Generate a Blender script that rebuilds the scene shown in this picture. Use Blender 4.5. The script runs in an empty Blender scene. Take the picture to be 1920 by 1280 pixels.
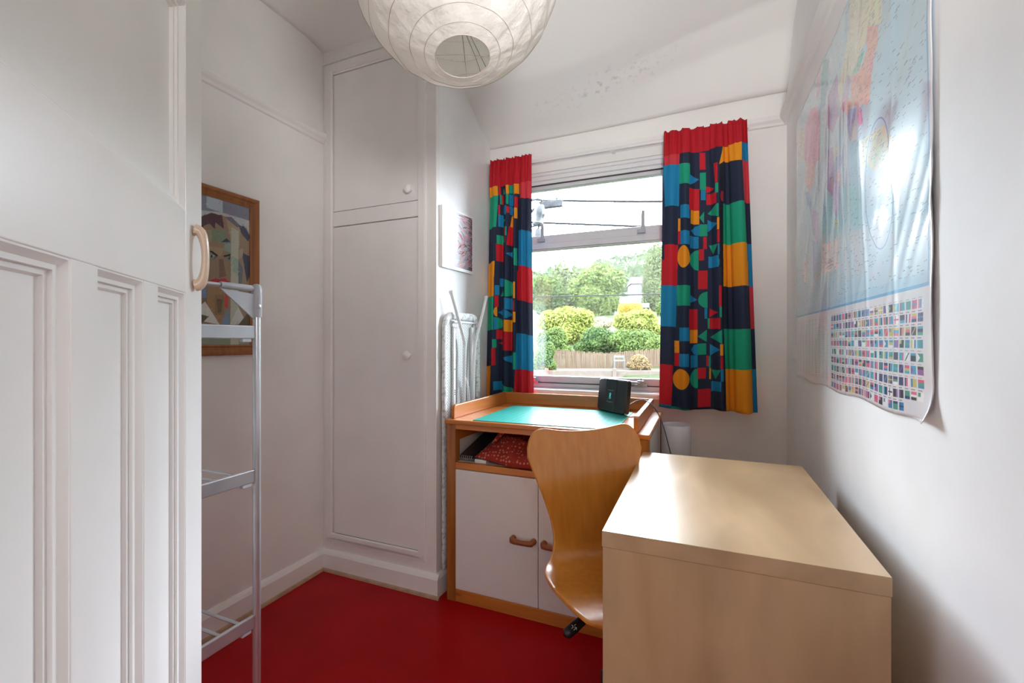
import bpy, math, random
import numpy as np
from mathutils import Vector, Matrix

# ------------------------------------------------------------------ scene, camera, sky, exposure
sc = bpy.context.scene
COL = sc.collection
R = math.radians
sc.view_settings.view_transform = 'Standard'
sc.view_settings.look = 'None'
sc.view_settings.gamma = 1.0
sc.view_settings.use_curve_mapping = False
sc.view_settings.exposure = 0.0
sc.cycles.use_denoising = True
sc.cycles.max_bounces = 14
sc.cycles.diffuse_bounces = 9
sc.cycles.transparent_max_bounces = 12
sc.cycles.volume_bounces = 1
sc.cycles.caustics_reflective = False
sc.cycles.caustics_refractive = False

cam_data = bpy.data.cameras.new('camera')
cam_data.sensor_width = 36.0
cam_data.lens = 845.0 / 1920.0 * 36.0
cam_data.clip_start = 0.02
cam_data.clip_end = 3000
cam = bpy.data.objects.new('camera', cam_data)
cam.location = (0, 0, 1.2)
cam.rotation_euler = (R(90), 0, R(22.75))
COL.objects.link(cam)
sc.camera = cam

HAZE = 0.00024
SKY = 43.0
world = bpy.data.worlds.new('overcast_sky')
sc.world = world
world.use_nodes = True
wn = world.node_tree.nodes
wl = world.node_tree.links
wn.clear()
w_out = wn.new('ShaderNodeOutputWorld')
w_bg = wn.new('ShaderNodeBackground')
w_tc = wn.new('ShaderNodeTexCoord')
w_sep = wn.new('ShaderNodeSeparateXYZ')
w_ramp = wn.new('ShaderNodeValToRGB')
wl.new(w_tc.outputs['Generated'], w_sep.inputs[0])
wl.new(w_sep.outputs['Z'], w_ramp.inputs[0])
w_ramp.color_ramp.elements[0].position = 0.0
w_ramp.color_ramp.elements[0].color = (0.78, 0.86, 0.97, 1)
w_ramp.color_ramp.elements[1].position = 0.75
w_ramp.color_ramp.elements[1].color = (0.98, 1.05, 1.15, 1)
wl.new(w_ramp.outputs['Color'], w_bg.inputs['Color'])
w_bg.inputs['Strength'].default_value = SKY
wl.new(w_bg.outputs[0], w_out.inputs[0])

# window portal: guides sampling of the sky through the window, gives off no light of its own
pl = bpy.data.lights.new('window_portal', 'AREA')
pl.shape = 'RECTANGLE'
pl.size, pl.size_y = 1.30, 1.30
pl.cycles.is_portal = True
po = bpy.data.objects.new('window_portal', pl)
po.location = (-0.465, 2.745, 1.57)
po.rotation_euler = (R(-90), 0, 0)
COL.objects.link(po)

# added hallway fill lamp behind the camera, shining in through the open doorway
hl = bpy.data.lights.new('hall_fill_light', 'AREA')
hl.shape = 'DISK'
hl.size = 0.40
hl.energy = 9.5
hl.color = (1.0, 0.98, 0.95)
ho = bpy.data.objects.new('hall_fill_light', hl)
ho.location = (0.62, -0.85, 1.70)
ho.rotation_euler = (Vector((-1.2, 1.8, 1.5)) - Vector(ho.location)).to_track_quat('-Z', 'Y').to_euler()
COL.objects.link(ho)

# the photographer's flash beside the camera, tipped up so that it bounces off the ceiling slope
fl = bpy.data.lights.new('bounce_flash', 'SPOT')
fl.energy = 98
fl.spot_size = R(100)
fl.spot_blend = 1.0
fl.shadow_soft_size = 0.12
fl.color = (1.0, 0.99, 0.98)
fo = bpy.data.objects.new('bounce_flash', fl)
fo.location = (0.20, 0.12, 1.66)
fo.rotation_euler = (Vector((-0.36, 1.85, 2.68)) - Vector(fo.location)).to_track_quat('-Z', 'Y').to_euler()
COL.objects.link(fo)

# ------------------------------------------------------------------ helpers
ORG = {}

def tag(o, label=None, cat=None, group=None, kind=None):
    if label: o['label'] = label
    if cat: o['category'] = cat
    if group: o['group'] = group
    if kind: o['kind'] = kind
    return o

def thing(name, loc, label=None, cat=None, group=None, kind=None):
    o = bpy.data.objects.new(name, None)
    o.empty_display_size = 0.1
    o.location = loc
    COL.objects.link(o)
    ORG[o.name] = Vector(loc)
    return tag(o, label, cat, group, kind)

class MB:
    def __init__(s):
        s.v = []; s.f = []; s.uv = []
    def add(s, vs, fs, uvs=None):
        n = len(s.v)
        s.v += [tuple(p) for p in vs]
        s.f += [tuple(i + n for i in f) for f in fs]
        s.uv += list(uvs) if uvs is not None else [(0, 0)] * len(vs)
        return s
    def box(s, a, b, M=None):
        x0, y0, z0 = a; x1, y1, z1 = b
        vs = [(x0,y0,z0),(x1,y0,z0),(x1,y1,z0),(x0,y1,z0),(x0,y0,z1),(x1,y0,z1),(x1,y1,z1),(x0,y1,z1)]
        if M is not None: vs = [M @ Vector(p) for p in vs]
        return s.add(vs, [(3,2,1,0),(4,5,6,7),(0,1,5,4),(1,2,6,5),(2,3,7,6),(3,0,4,7)])
    def prism(s, pts, d, M=None):
        # pts: 3-D outline polygon, d: extrusion vector
        n = len(pts); d = Vector(d)
        vs = [Vector(p) for p in pts] + [Vector(p) + d for p in pts]
        if M is not None: vs = [M @ p for p in vs]
        return s.add(vs, [tuple(reversed(range(n))), tuple(range(n, 2*n))] + [(i, (i+1) % n, n + (i+1) % n, n + i) for i in range(n)])
    def tube(s, pts, r, n=8, cap=True, closed=False):
        pts = [Vector(p) for p in pts]
        m = len(pts)
        rs = r if isinstance(r, (list, tuple)) else [r] * m
        vs = []; fs = []
        ref = None
        for i, p in enumerate(pts):
            if closed: t = pts[(i+1) % m] - pts[i-1]
            else: t = pts[min(i+1, m-1)] - pts[max(i-1, 0)]
            t.normalize()
            if ref is None:
                ref = t.orthogonal().normalized()
            ref = (ref - t * ref.dot(t)).normalized()
            b = t.cross(ref)
            for k in range(n):
                a = 2*math.pi*k/n
                vs.append(p + (ref*math.cos(a) + b*math.sin(a)) * rs[i])
        lim = m if closed else m-1
        for i in range(lim):
            j = (i+1) % m
            for k in range(n):
                fs.append((i*n+k, i*n+(k+1) % n, j*n+(k+1) % n, j*n+k))
        if cap and not closed:
            fs.append(tuple(reversed(range(n))))
            fs.append(tuple((m-1)*n+k for k in range(n)))
        return s.add(vs, fs)
    def lathe(s, prof, c=(0,0,0), n=24, M=None, closed=False):
        # prof: (radius, z)
        vs = []; fs = []
        for r, z in prof:
            for k in range(n):
                a = 2*math.pi*k/n
                p = Vector((r*math.cos(a), r*math.sin(a), z))
                vs.append((M @ p) if M is not None else p + Vector(c))
        m = len(prof)
        for i in range(m if closed else m-1):
            j = (i+1) % m
            for k in range(n):
                fs.append((i*n+k, i*n+(k+1) % n, j*n+(k+1) % n, j*n+k))
        if not closed:
            if prof[0][0] > 1e-6: fs.append(tuple(reversed(range(n))))
            if prof[-1][0] > 1e-6: fs.append(tuple((m-1)*n+k for k in range(n)))
        return s.add(vs, fs)
    def grid(s, fn, nu, nv):
        vs = []; uv = []
        for j in range(nv+1):
            for i in range(nu+1):
                u, v = i/nu, j/nv
                vs.append(fn(u, v)); uv.append((u, 1-v))
        w = nu+1
        return s.add(vs, [(j*w+i, j*w+i+1, (j+1)*w+i+1, (j+1)*w+i) for j in range(nv) for i in range(nu)], uv)
    def moulding(s, O, eu, ev, en, w, h, prof):
        # mitred moulding: outer rectangle w x h at O; prof = list of (inset, height), swept round the rectangle
        O, eu, ev, en = Vector(O), Vector(eu), Vector(ev), Vector(en)
        vs = []; m = len(prof)
        for ins, hh in prof:
            for a, b in ((ins, ins), (w-ins, ins), (w-ins, h-ins), (ins, h-ins)):
                vs.append(O + eu*a + ev*b + en*hh)
        fs = []
        for i in range(m-1):
            for k in range(4):
                fs.append((i*4+k, i*4+(k+1) % 4, (i+1)*4+(k+1) % 4, (i+1)*4+k))
        for k in range(4):
            fs.append(((m-1)*4+k, (m-1)*4+(k+1) % 4, (k+1) % 4, k))
        return s.add(vs, fs)
    def build(s, name, mat, parent=None, smooth=False, bevel=0, seg=2, uv=False, angle=40, fix=True):
        org = ORG[parent.name] if parent is not None else Vector((0, 0, 0))
        me = bpy.data.meshes.new(name)
        me.from_pydata([(p[0]-org.x, p[1]-org.y, p[2]-org.z) for p in s.v], [], s.f)
        if uv:
            l = me.uv_layers.new(name='UVMap')
            li = np.empty(len(me.loops), dtype=np.int32)
            me.loops.foreach_get('vertex_index', li)
            l.data.foreach_set('uv', np.array(s.uv, dtype=np.float32)[li].ravel())
        if fix:
            import bmesh
            bm = bmesh.new(); bm.from_mesh(me)
            bmesh.ops.recalc_face_normals(bm, faces=bm.faces)
            bm.to_mesh(me); bm.free()
        me.materials.append(mat)
        o = bpy.data.objects.new(name, me)
        COL.objects.link(o)
        if parent is not None: o.parent = parent
        ORG[o.name] = org
        if smooth:
            for p in me.polygons: p.use_smooth = True
            try: me.set_sharp_from_angle(angle=R(angle))
            except Exception: pass
        if bevel:
            b = o.modifiers.new('bevel', 'BEVEL')
            b.width = bevel; b.segments = seg; b.limit_method = 'ANGLE'; b.angle_limit = R(40)
        return o

def box(name, a, b, mat, parent=None, bevel=0.002, **k):
    return MB().box(a, b).build(name, mat, parent, bevel=bevel, **k)

def struct(o):
    o['kind'] = 'structure'; return o

# ---- materials
def base(name, col, rough=0.5, metal=0.0, spec=0.5):
    m = bpy.data.materials.new(name)
    m.use_nodes = True
    p = m.node_tree.nodes['Principled BSDF']
    p.inputs['Base Color'].default_value = (*col, 1)
    p.inputs['Roughness'].default_value = rough
    p.inputs['Metallic'].default_value = metal
    p.inputs['Specular IOR Level'].default_value = spec
    return m, m.node_tree.nodes, m.node_tree.links, p

def noise_mix(m, N, L, p, c1, c2, scale, stretch=(1,1,1), lo=0.35, hi=0.65, detail=4, coord='Object', rough=None):
    tc = N.new('ShaderNodeTexCoord'); mp = N.new('ShaderNodeMapping')
    mp.inputs['Scale'].default_value = stretch
    nz = N.new('ShaderNodeTexNoise'); nz.inputs['Scale'].default_value = scale; nz.inputs['Detail'].default_value = detail
    rp = N.new('ShaderNodeValToRGB')
    rp.color_ramp.elements[0].position = lo; rp.color_ramp.elements[0].color = (*c1, 1)
    rp.color_ramp.elements[1].position = hi; rp.color_ramp.elements[1].color = (*c2, 1)
    L.new(tc.outputs[coord], mp.inputs[0]); L.new(mp.outputs[0], nz.inputs['Vector'])
    L.new(nz.outputs['Fac'], rp.inputs[0]); L.new(rp.outputs[0], p.inputs['Base Color'])
    return nz, rp, mp

def bump(N, L, p, scale, strength, dist=0.002, stretch=(1,1,1), detail=3):
    tc = N.new('ShaderNodeTexCoord'); mp = N.new('ShaderNodeMapping'); mp.inputs['Scale'].default_value = stretch
    nz = N.new('ShaderNodeTexNoise'); nz.inputs['Scale'].default_value = scale; nz.inputs['Detail'].default_value = detail
    b = N.new('ShaderNodeBump'); b.inputs['Strength'].default_value = strength; b.inputs['Distance'].default_value = dist
    L.new(tc.outputs['Object'], mp.inputs[0]); L.new(mp.outputs[0], nz.inputs['Vector'])
    L.new(nz.outputs['Fac'], b.inputs['Height']); L.new(b.outputs[0], p.inputs['Normal'])
    return b

def plain(name, col, rough=0.5, metal=0.0, var=0.06, scale=12, bmp=0.0, bscale=60, spec=0.5):
    m, N, L, p = base(name, col, rough, metal, spec)
    a = tuple(c*(1-var) for c in col); b = tuple(min(1, c*(1+var)) for c in col)
    noise_mix(m, N, L, p, a, b, scale)
    if bmp: bump(N, L, p, bscale, bmp)
    return m

def wood(name, c1, c2, c3, axis='Z', rough=0.4, scale=1.0, knots=None, coat=0.0, spec=0.5):
    m, N, L, p = base(name, c2, rough, 0.0, spec)
    st = {'X': (1.0, 14, 14), 'Y': (14, 1.0, 14), 'Z': (14, 14, 1.0)}[axis]
    st = tuple(a*scale for a in st)
    nz, rp, mp = noise_mix(m, N, L, p, c1, c3, 2.2, st, 0.28, 0.72, 6)
    e = rp.color_ramp.elements.new(0.5); e.color = (*c2, 1)
    nz.inputs['Distortion'].default_value = 0.6
    if knots:
        vo = N.new('ShaderNodeTexVoronoi'); vo.inputs['Scale'].default_value = 5.5
        mk = N.new('ShaderNodeMapping'); mk.inputs['Scale'].default_value = tuple(0.5 if s < 5 else 1.6 for s in st)
        tc = N.new('ShaderNodeTexCoord')
        L.new(tc.outputs['Object'], mk.inputs[0]); L.new(mk.outputs[0], vo.inputs['Vector'])
        r2 = N.new('ShaderNodeValToRGB')
        r2.color_ramp.elements[0].position = 0.03; r2.color_ramp.elements[0].color = (1, 1, 1, 1)
        r2.color_ramp.elements[1].position = 0.11; r2.color_ramp.elements[1].color = (0, 0, 0, 1)
        mx = N.new('ShaderNodeMix'); mx.data_type = 'RGBA'
        L.new(vo.outputs['Distance'], r2.inputs[0]); L.new(r2.outputs[0], mx.inputs['Factor'])
        L.new(rp.outputs[0], mx.inputs['A']); mx.inputs['B'].default_value = (*knots, 1)
        L.new(mx.outputs['Result'], p.inputs['Base Color'])
    p.inputs['Coat Weight'].default_value = coat
    p.inputs['Coat Roughness'].default_value = 0.15
    return m

def srgb(h):
    c = [int(h[i:i+2], 16)/255 for i in (0, 2, 4)]
    return tuple(x/12.92 if x <= 0.04045 else ((x+0.055)/1.055)**2.4 for x in c)

# ---- flat prints are drawn into generated pixel buffers (no files)
def canvas(w, h, hexcol):
    a = np.empty((h, w, 3), dtype=np.float32)
    a[:] = [int(hexcol[i:i+2], 16)/255 for i in (0, 2, 4)]
    return a

def fill(a, pts, hexcol, alpha=1.0):
    # even-odd polygon, points in 0..1 with v downward
    h, w, _ = a.shape
    P = np.array(pts, dtype=np.float64) * [w, h]
    x0, y0 = np.floor(P.min(0)).astype(int); x1, y1 = np.ceil(P.max(0)).astype(int)
    x0, y0 = max(x0, 0), max(y0, 0); x1, y1 = min(x1, w), min(y1, h)
    if x1 <= x0 or y1 <= y0: return
    X, Y = np.meshgrid(np.arange(x0, x1)+0.5, np.arange(y0, y1)+0.5)
    ins = np.zeros(X.shape, bool)
    for i in range(len(P)):
        (xa, ya), (xb, yb) = P[i-1], P[i]
        if ya == yb: continue
        c = ((ya > Y) != (yb > Y)) & (X < (xb-xa)*(Y-ya)/(yb-ya)+xa)
        ins ^= c
    col = hexcol if not isinstance(hexcol, str) else [int(hexcol[i:i+2], 16)/255 for i in (0, 2, 4)]
    s = a[y0:y1, x0:x1]
    s[ins] = s[ins]*(1-alpha) + np.array(col, dtype=np.float32)*alpha

def rect(a, x0, y0, x1, y1, c, alpha=1.0):
    fill(a, [(x0, y0), (x1, y0), (x1, y1), (x0, y1)], c, alpha)

def stroke(a, p, q, wd, c, alpha=1.0):
    h, w, _ = a.shape
    p = np.array(p); q = np.array(q); asp = np.array([w, h])
    d = (q-p)*asp; n = np.array([-d[1], d[0]])/(np.hypot(*d)+1e-9)*wd*h/2/asp
    fill(a, [p-n, p+n, q+n, q-n], c, alpha)

def parse(txt):
    out = []
    for ln in txt.strip().split('\n'):
        t = ln.split()
        out.append((t[0], [tuple(map(float, k.split(','))) for k in t[1:]]))
    return out

def print_mat(name, arr, rough=0.5, coat=0.0, coat_rough=0.1, translucent=0.0, bmp=0.0, bscale=200):
    h, w, _ = arr.shape
    im = bpy.data.images.new(name, w, h)
    px = np.ones((h, w, 4), dtype=np.float32)
    px[..., :3] = arr[::-1]
    im.pixels.foreach_set(px.ravel())
    im.update(); im.pack()
    m, N, L, p = base(name, (0.5, 0.5, 0.5), rough)
    tx = N.new('ShaderNodeTexImage'); tx.image = im; tx.extension = 'EXTEND'
    L.new(tx.outputs['Color'], p.inputs['Base Color'])
    p.inputs['Coat Weight'].default_value = coat
    p.inputs['Coat Roughness'].default_value = coat_rough
    if bmp: bump(N, L, p, bscale, bmp, 0.0006)
    if translucent:
        t = N.new('ShaderNodeBsdfTranslucent'); mx = N.new('ShaderNodeMixShader')
        mx.inputs[0].default_value = translucent
        L.new(tx.outputs['Color'], t.inputs['Color'])
        L.new(p.outputs[0], mx.inputs[1]); L.new(t.outputs[0], mx.inputs[2])
        L.new(mx.outputs[0], N['Material Output'].inputs['Surface'])
    return m

FONT = {'A':'01110100011000111111100011000110001','B':'11110100011000111110100011000111110','C':'01110100011000010000100001000101110','D':'11110100011000110001100011000111110','E':'11111100001000011110100001000011111','F':'11111100001000011110100001000010000','G':'01110100011000010111100011000101110','H':'10001100011000111111100011000110001','I':'01110001000010000100001000010001110','L':'10000100001000010000100001000011111','M':'10001110111010110101100011000110001','N':'10001110011010110011100011000110001','O':'01110100011000110001100011000101110','P':'11110100011000111110100001000010000','R':'11110100011000111110101001001010001','S':'01111100001000001110000010000111110','T':'11111001000010000100001000010000100','U':'10001100011000110001100011000101110','W':'10001100011000110101101011101110001',' ':'0'*35}
def text(a, s, x, y, hgt, c):
    h, w, _ = a.shape
    ph = hgt/7; pw = ph*h/w
    for ch in s:
        for i, b in enumerate(FONT.get(ch, FONT[' '])):
            if b == '1':
                rect(a, x+(i % 5)*pw, y+(i//5)*ph, x+(i % 5+1)*pw, y+(i//5+1)*ph, c)
        x += 6*pw
    return x

# ---- common materials
WHITE = plain('white_wall_paint', (0.85, 0.835, 0.815), 0.55, var=0.03, scale=3, bmp=0.25, bscale=9)
RWHITE = plain('white_wall_paint_satin', (0.84, 0.84, 0.845), 0.55, var=0.035, scale=4, bmp=0.35, bscale=7)
GLOSS = plain('white_gloss_paint', (0.86, 0.85, 0.835), 0.32, var=0.02, scale=5, bmp=0.12, bscale=25)
CUPW = plain('white_eggshell_paint', (0.83, 0.805, 0.79), 0.38, var=0.025, scale=4, bmp=0.15, bscale=30)
UPVC = plain('white_frame_paint', (0.80, 0.80, 0.80), 0.3, var=0.02)
SASH = plain('grey_white_sash', (0.66, 0.66, 0.69), 0.3, var=0.03)
METAL = plain('brushed_metal', (0.55, 0.55, 0.57), 0.28, 0.9, var=0.05)
SILVER = plain('silver_tube', (0.62, 0.63, 0.66), 0.3, 0.75, var=0.05)
GREYP = plain('grey_plastic', (0.42, 0.43, 0.46), 0.4, var=0.05)
BLACKP = plain('black_plastic', (0.012, 0.012, 0.014), 0.35, var=0.2)
DARK = plain('dark_line', (0.06, 0.055, 0.05), 0.6, var=0.2)
RIGHT_CURTAIN_PRINT="""C -0.004,0.07 0.201,0.079 0.198,0.131 0.015,0.126
B -0.001,0.121 0.203,0.127 0.199,0.279 0.031,0.278
N 0.023,0.273 0.199,0.276 0.192,0.415 0.038,0.414
R 0.03,0.411 0.192,0.415 0.19,0.496 0.035,0.493
T 0.202,0.123 0.328,0.128 0.328,0.201 0.204,0.196
B 0.217,0.273 0.324,0.276 0.324,0.324 0.218,0.32
O 0.19,0.32 0.22,0.321 0.221,0.366 0.191,0.365
B 0.221,0.365 0.325,0.368 0.325,0.416 0.222,0.414
R 0.191,0.365 0.221,0.366 0.222,0.412 0.192,0.411
O 0.326,0.459 0.323,0.472 0.313,0.482 0.298,0.491 0.279,0.496 0.258,0.498 0.236,0.495 0.217,0.489 0.201,0.48 0.191,0.469 0.187,0.456 0.191,0.444 0.2,0.433 0.216,0.425 0.235,0.42 0.257,0.418 0.278,0.421 0.298,0.427 0.313,0.436 0.323,0.447 0.326,0.459
B 0.321,0.166 0.438,0.184 0.321,0.204
R 0.318,0.214 0.438,0.218 0.436,0.295 0.318,0.291
O 0.335,0.292 0.436,0.295 0.435,0.344 0.335,0.341
B 0.335,0.366 0.384,0.351 0.442,0.346 0.441,0.386 0.383,0.381
B 0.328,0.384 0.427,0.387 0.427,0.429 0.328,0.427
T 0.425,0.507 0.409,0.507 0.394,0.505 0.379,0.503 0.365,0.499 0.353,0.495 0.342,0.491 0.334,0.486 0.327,0.48 0.324,0.475 0.322,0.469 0.324,0.463 0.327,0.458 0.334,0.452 0.342,0.448 0.353,0.444 0.365,0.44 0.379,0.437 0.395,0.436 0.41,0.435 0.427,0.435
T 0.446,0.161 0.517,0.163 0.515,0.225 0.445,0.222
B 0.456,0.223 0.512,0.225 0.511,0.261 0.455,0.259
T 0.436,0.32 0.492,0.301 0.49,0.343
T 0.442,0.344 0.529,0.347 0.527,0.389 0.441,0.387
R 0.479,0.39 0.52,0.391 0.519,0.434 0.478,0.433
R 0.431,0.432 0.488,0.433 0.487,0.473 0.43,0.472
R 0.445,0.09 0.517,0.093 0.514,0.153 0.443,0.15
R 0.515,0.213 0.568,0.218 0.612,0.229 0.514,0.238
R 0.519,0.24 0.632,0.244 0.63,0.282 0.517,0.278
T 0.53,0.31 0.634,0.284 0.654,0.285 0.651,0.332
B 0.529,0.331 0.637,0.354 0.532,0.375
T 0.542,0.422 0.635,0.425 0.591,0.457
B 0.535,0.462 0.646,0.464 0.644,0.504 0.534,0.502
R 0.607,0.139 0.651,0.141 0.647,0.211 0.621,0.21
T 0.62,0.211 0.654,0.212 0.652,0.247 0.618,0.246
O 0.635,0.333 0.658,0.334 0.655,0.376 0.633,0.375
R 0.635,0.377 0.662,0.378 0.659,0.42 0.633,0.42
B 0.639,0.424 0.662,0.424 0.66,0.462 0.637,0.462
K 0.672,0.146 0.714,0.148 0.69,0.505 0.651,0.504
P 0.717,0.26 0.715,0.266 0.712,0.271 0.707,0.275 0.701,0.277 0.695,0.278 0.689,0.277 0.683,0.274 0.679,0.27 0.677,0.264 0.676,0.258 0.677,0.253 0.681,0.247 0.685,0.243 0.691,0.241 0.698,0.24 0.704,0.241 0.709,0.244 0.713,0.249 0.716,0.254 0.717,0.26
O 0.669,0.148 0.725,0.069 0.93,0.074 0.922,0.145 0.725,0.137
N 0.719,0.136 0.936,0.145 0.937,0.29 0.705,0.289
T 0.705,0.285 0.937,0.284 0.945,0.426 0.696,0.427
O 0.696,0.425 0.95,0.425 0.95,0.51 0.691,0.505
B 0.93,0.078 1.01,0.082 1.036,0.145 0.927,0.141
C 0.927,0.141 1.049,0.146 1.03,0.289 0.935,0.286
N 0.937,0.286 1.068,0.291 1.05,0.429 0.948,0.426
B 0.953,0.426 1.05,0.428 1.04,0.512 0.947,0.51
R -0.008,0.464 0.186,0.468 0.186,0.562 -0.003,0.557
B -0.003,0.557 0.186,0.562 0.173,0.708 -0.009,0.706
N -0.009,0.706 0.173,0.708 0.158,0.844 -0.015,0.843
R -0.015,0.843 0.149,0.844 0.135,0.989 -0.021,0.989
B -0.034,0.989 0.135,0.988 0.136,1.014 -0.033,1.017
T 0.135,0.991 0.321,0.996 0.327,1.014 0.136,1.014
O 0.33,0.466 0.326,0.475 0.316,0.483 0.301,0.489 0.281,0.493 0.259,0.494 0.237,0.492 0.216,0.488 0.2,0.481 0.19,0.472 0.186,0.463 0.189,0.454 0.2,0.446 0.216,0.44 0.236,0.436 0.258,0.435 0.28,0.437 0.3,0.442 0.316,0.449 0.326,0.457 0.33,0.466
T 0.183,0.558 0.33,0.56 0.33,0.632 0.185,0.631
B 0.214,0.709 0.324,0.709 0.324,0.757 0.215,0.757
O 0.16,0.756 0.215,0.756 0.216,0.799 0.161,0.8
B 0.216,0.802 0.32,0.801 0.32,0.847 0.217,0.848
R 0.161,0.8 0.216,0.8 0.217,0.847 0.162,0.847
O 0.324,0.891 0.32,0.903 0.308,0.913 0.289,0.921 0.264,0.927 0.237,0.929 0.21,0.928 0.185,0.923 0.165,0.915 0.152,0.905 0.147,0.893 0.151,0.882 0.164,0.871 0.184,0.863 0.208,0.857 0.236,0.855 0.263,0.857 0.288,0.862 0.308,0.87 0.32,0.88 0.324,0.891
T 0.327,0.471 0.423,0.473 0.422,0.506 0.369,0.498 0.33,0.484
B 0.327,0.592 0.41,0.611 0.327,0.621
R 0.32,0.643 0.412,0.644 0.411,0.716 0.32,0.716
O 0.327,0.717 0.411,0.717 0.41,0.764 0.327,0.764
B 0.338,0.787 0.367,0.771 0.412,0.767 0.411,0.808 0.367,0.803
B 0.334,0.807 0.411,0.807 0.411,0.85 0.334,0.851
T 0.412,0.925 0.399,0.925 0.386,0.924 0.374,0.922 0.363,0.919 0.353,0.915 0.345,0.911 0.338,0.907 0.333,0.901 0.329,0.896 0.328,0.89 0.329,0.885 0.333,0.879 0.338,0.874 0.345,0.869 0.353,0.865 0.363,0.861 0.375,0.858 0.387,0.856 0.4,0.855 0.413,0.854
R 0.418,0.508 0.525,0.51 0.522,0.576 0.417,0.574
T 0.52,0.643 0.504,0.642 0.489,0.641 0.474,0.639 0.461,0.636 0.449,0.633 0.439,0.63 0.43,0.626 0.424,0.622 0.421,0.617 0.419,0.612 0.421,0.608 0.424,0.603 0.431,0.599 0.439,0.595 0.45,0.592 0.462,0.589 0.476,0.587 0.491,0.586 0.506,0.585 0.522,0.585
B 0.488,0.642 0.518,0.643 0.516,0.68 0.487,0.68
T 0.412,0.741 0.511,0.719 0.51,0.763
T 0.412,0.767 0.504,0.767 0.503,0.807 0.411,0.807
R 0.502,0.811 0.525,0.811 0.524,0.848 0.501,0.848
R 0.41,0.853 0.498,0.853 0.497,0.891 0.41,0.892
R 0.409,0.929 0.545,0.927 0.542,0.991 0.409,0.993
B 0.544,0.475 0.653,0.477 0.652,0.499 0.543,0.497
R 0.54,0.645 0.632,0.661 0.539,0.676
R 0.54,0.679 0.651,0.68 0.649,0.718 0.539,0.717
T 0.52,0.679 0.54,0.679 0.539,0.716 0.519,0.716
T 0.547,0.746 0.668,0.72 0.665,0.77
B 0.54,0.77 0.645,0.79 0.538,0.812
T 0.556,0.861 0.648,0.86 0.595,0.894
B 0.551,0.901 0.65,0.9 0.648,0.934 0.549,0.936
T 0.527,0.812 0.549,0.812 0.547,0.855 0.525,0.855
O 0.532,0.856 0.55,0.855 0.548,0.894 0.53,0.894
R 0.644,0.569 0.67,0.569 0.666,0.642 0.64,0.641
T 0.646,0.641 0.668,0.642 0.665,0.679 0.645,0.678
O 0.646,0.77 0.676,0.77 0.673,0.81 0.644,0.81
R 0.648,0.813 0.673,0.812 0.671,0.856 0.645,0.856
B 0.648,0.857 0.677,0.857 0.675,0.898 0.646,0.899
K 0.679,0.478 0.7,0.478 0.685,0.717 0.665,0.717
K 0.685,0.717 0.701,0.717 0.684,0.994 0.669,0.995
O 0.695,0.478 0.957,0.484 0.954,0.57 0.689,0.571
N 0.689,0.571 0.96,0.57 0.96,0.716 0.685,0.718
T 0.685,0.717 0.96,0.715 0.959,0.853 0.692,0.856
O 0.692,0.855 0.959,0.852 0.953,1.011 0.695,1.016
B 0.964,0.484 1.066,0.486 1.055,0.573 0.958,0.572
C 0.958,0.572 1.067,0.573 1.05,0.716 0.96,0.716
N 0.961,0.716 1.062,0.716 1.046,0.852 0.959,0.853
B 0.961,0.853 1.046,0.852 1.028,1.005 0.953,1.007"""
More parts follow.
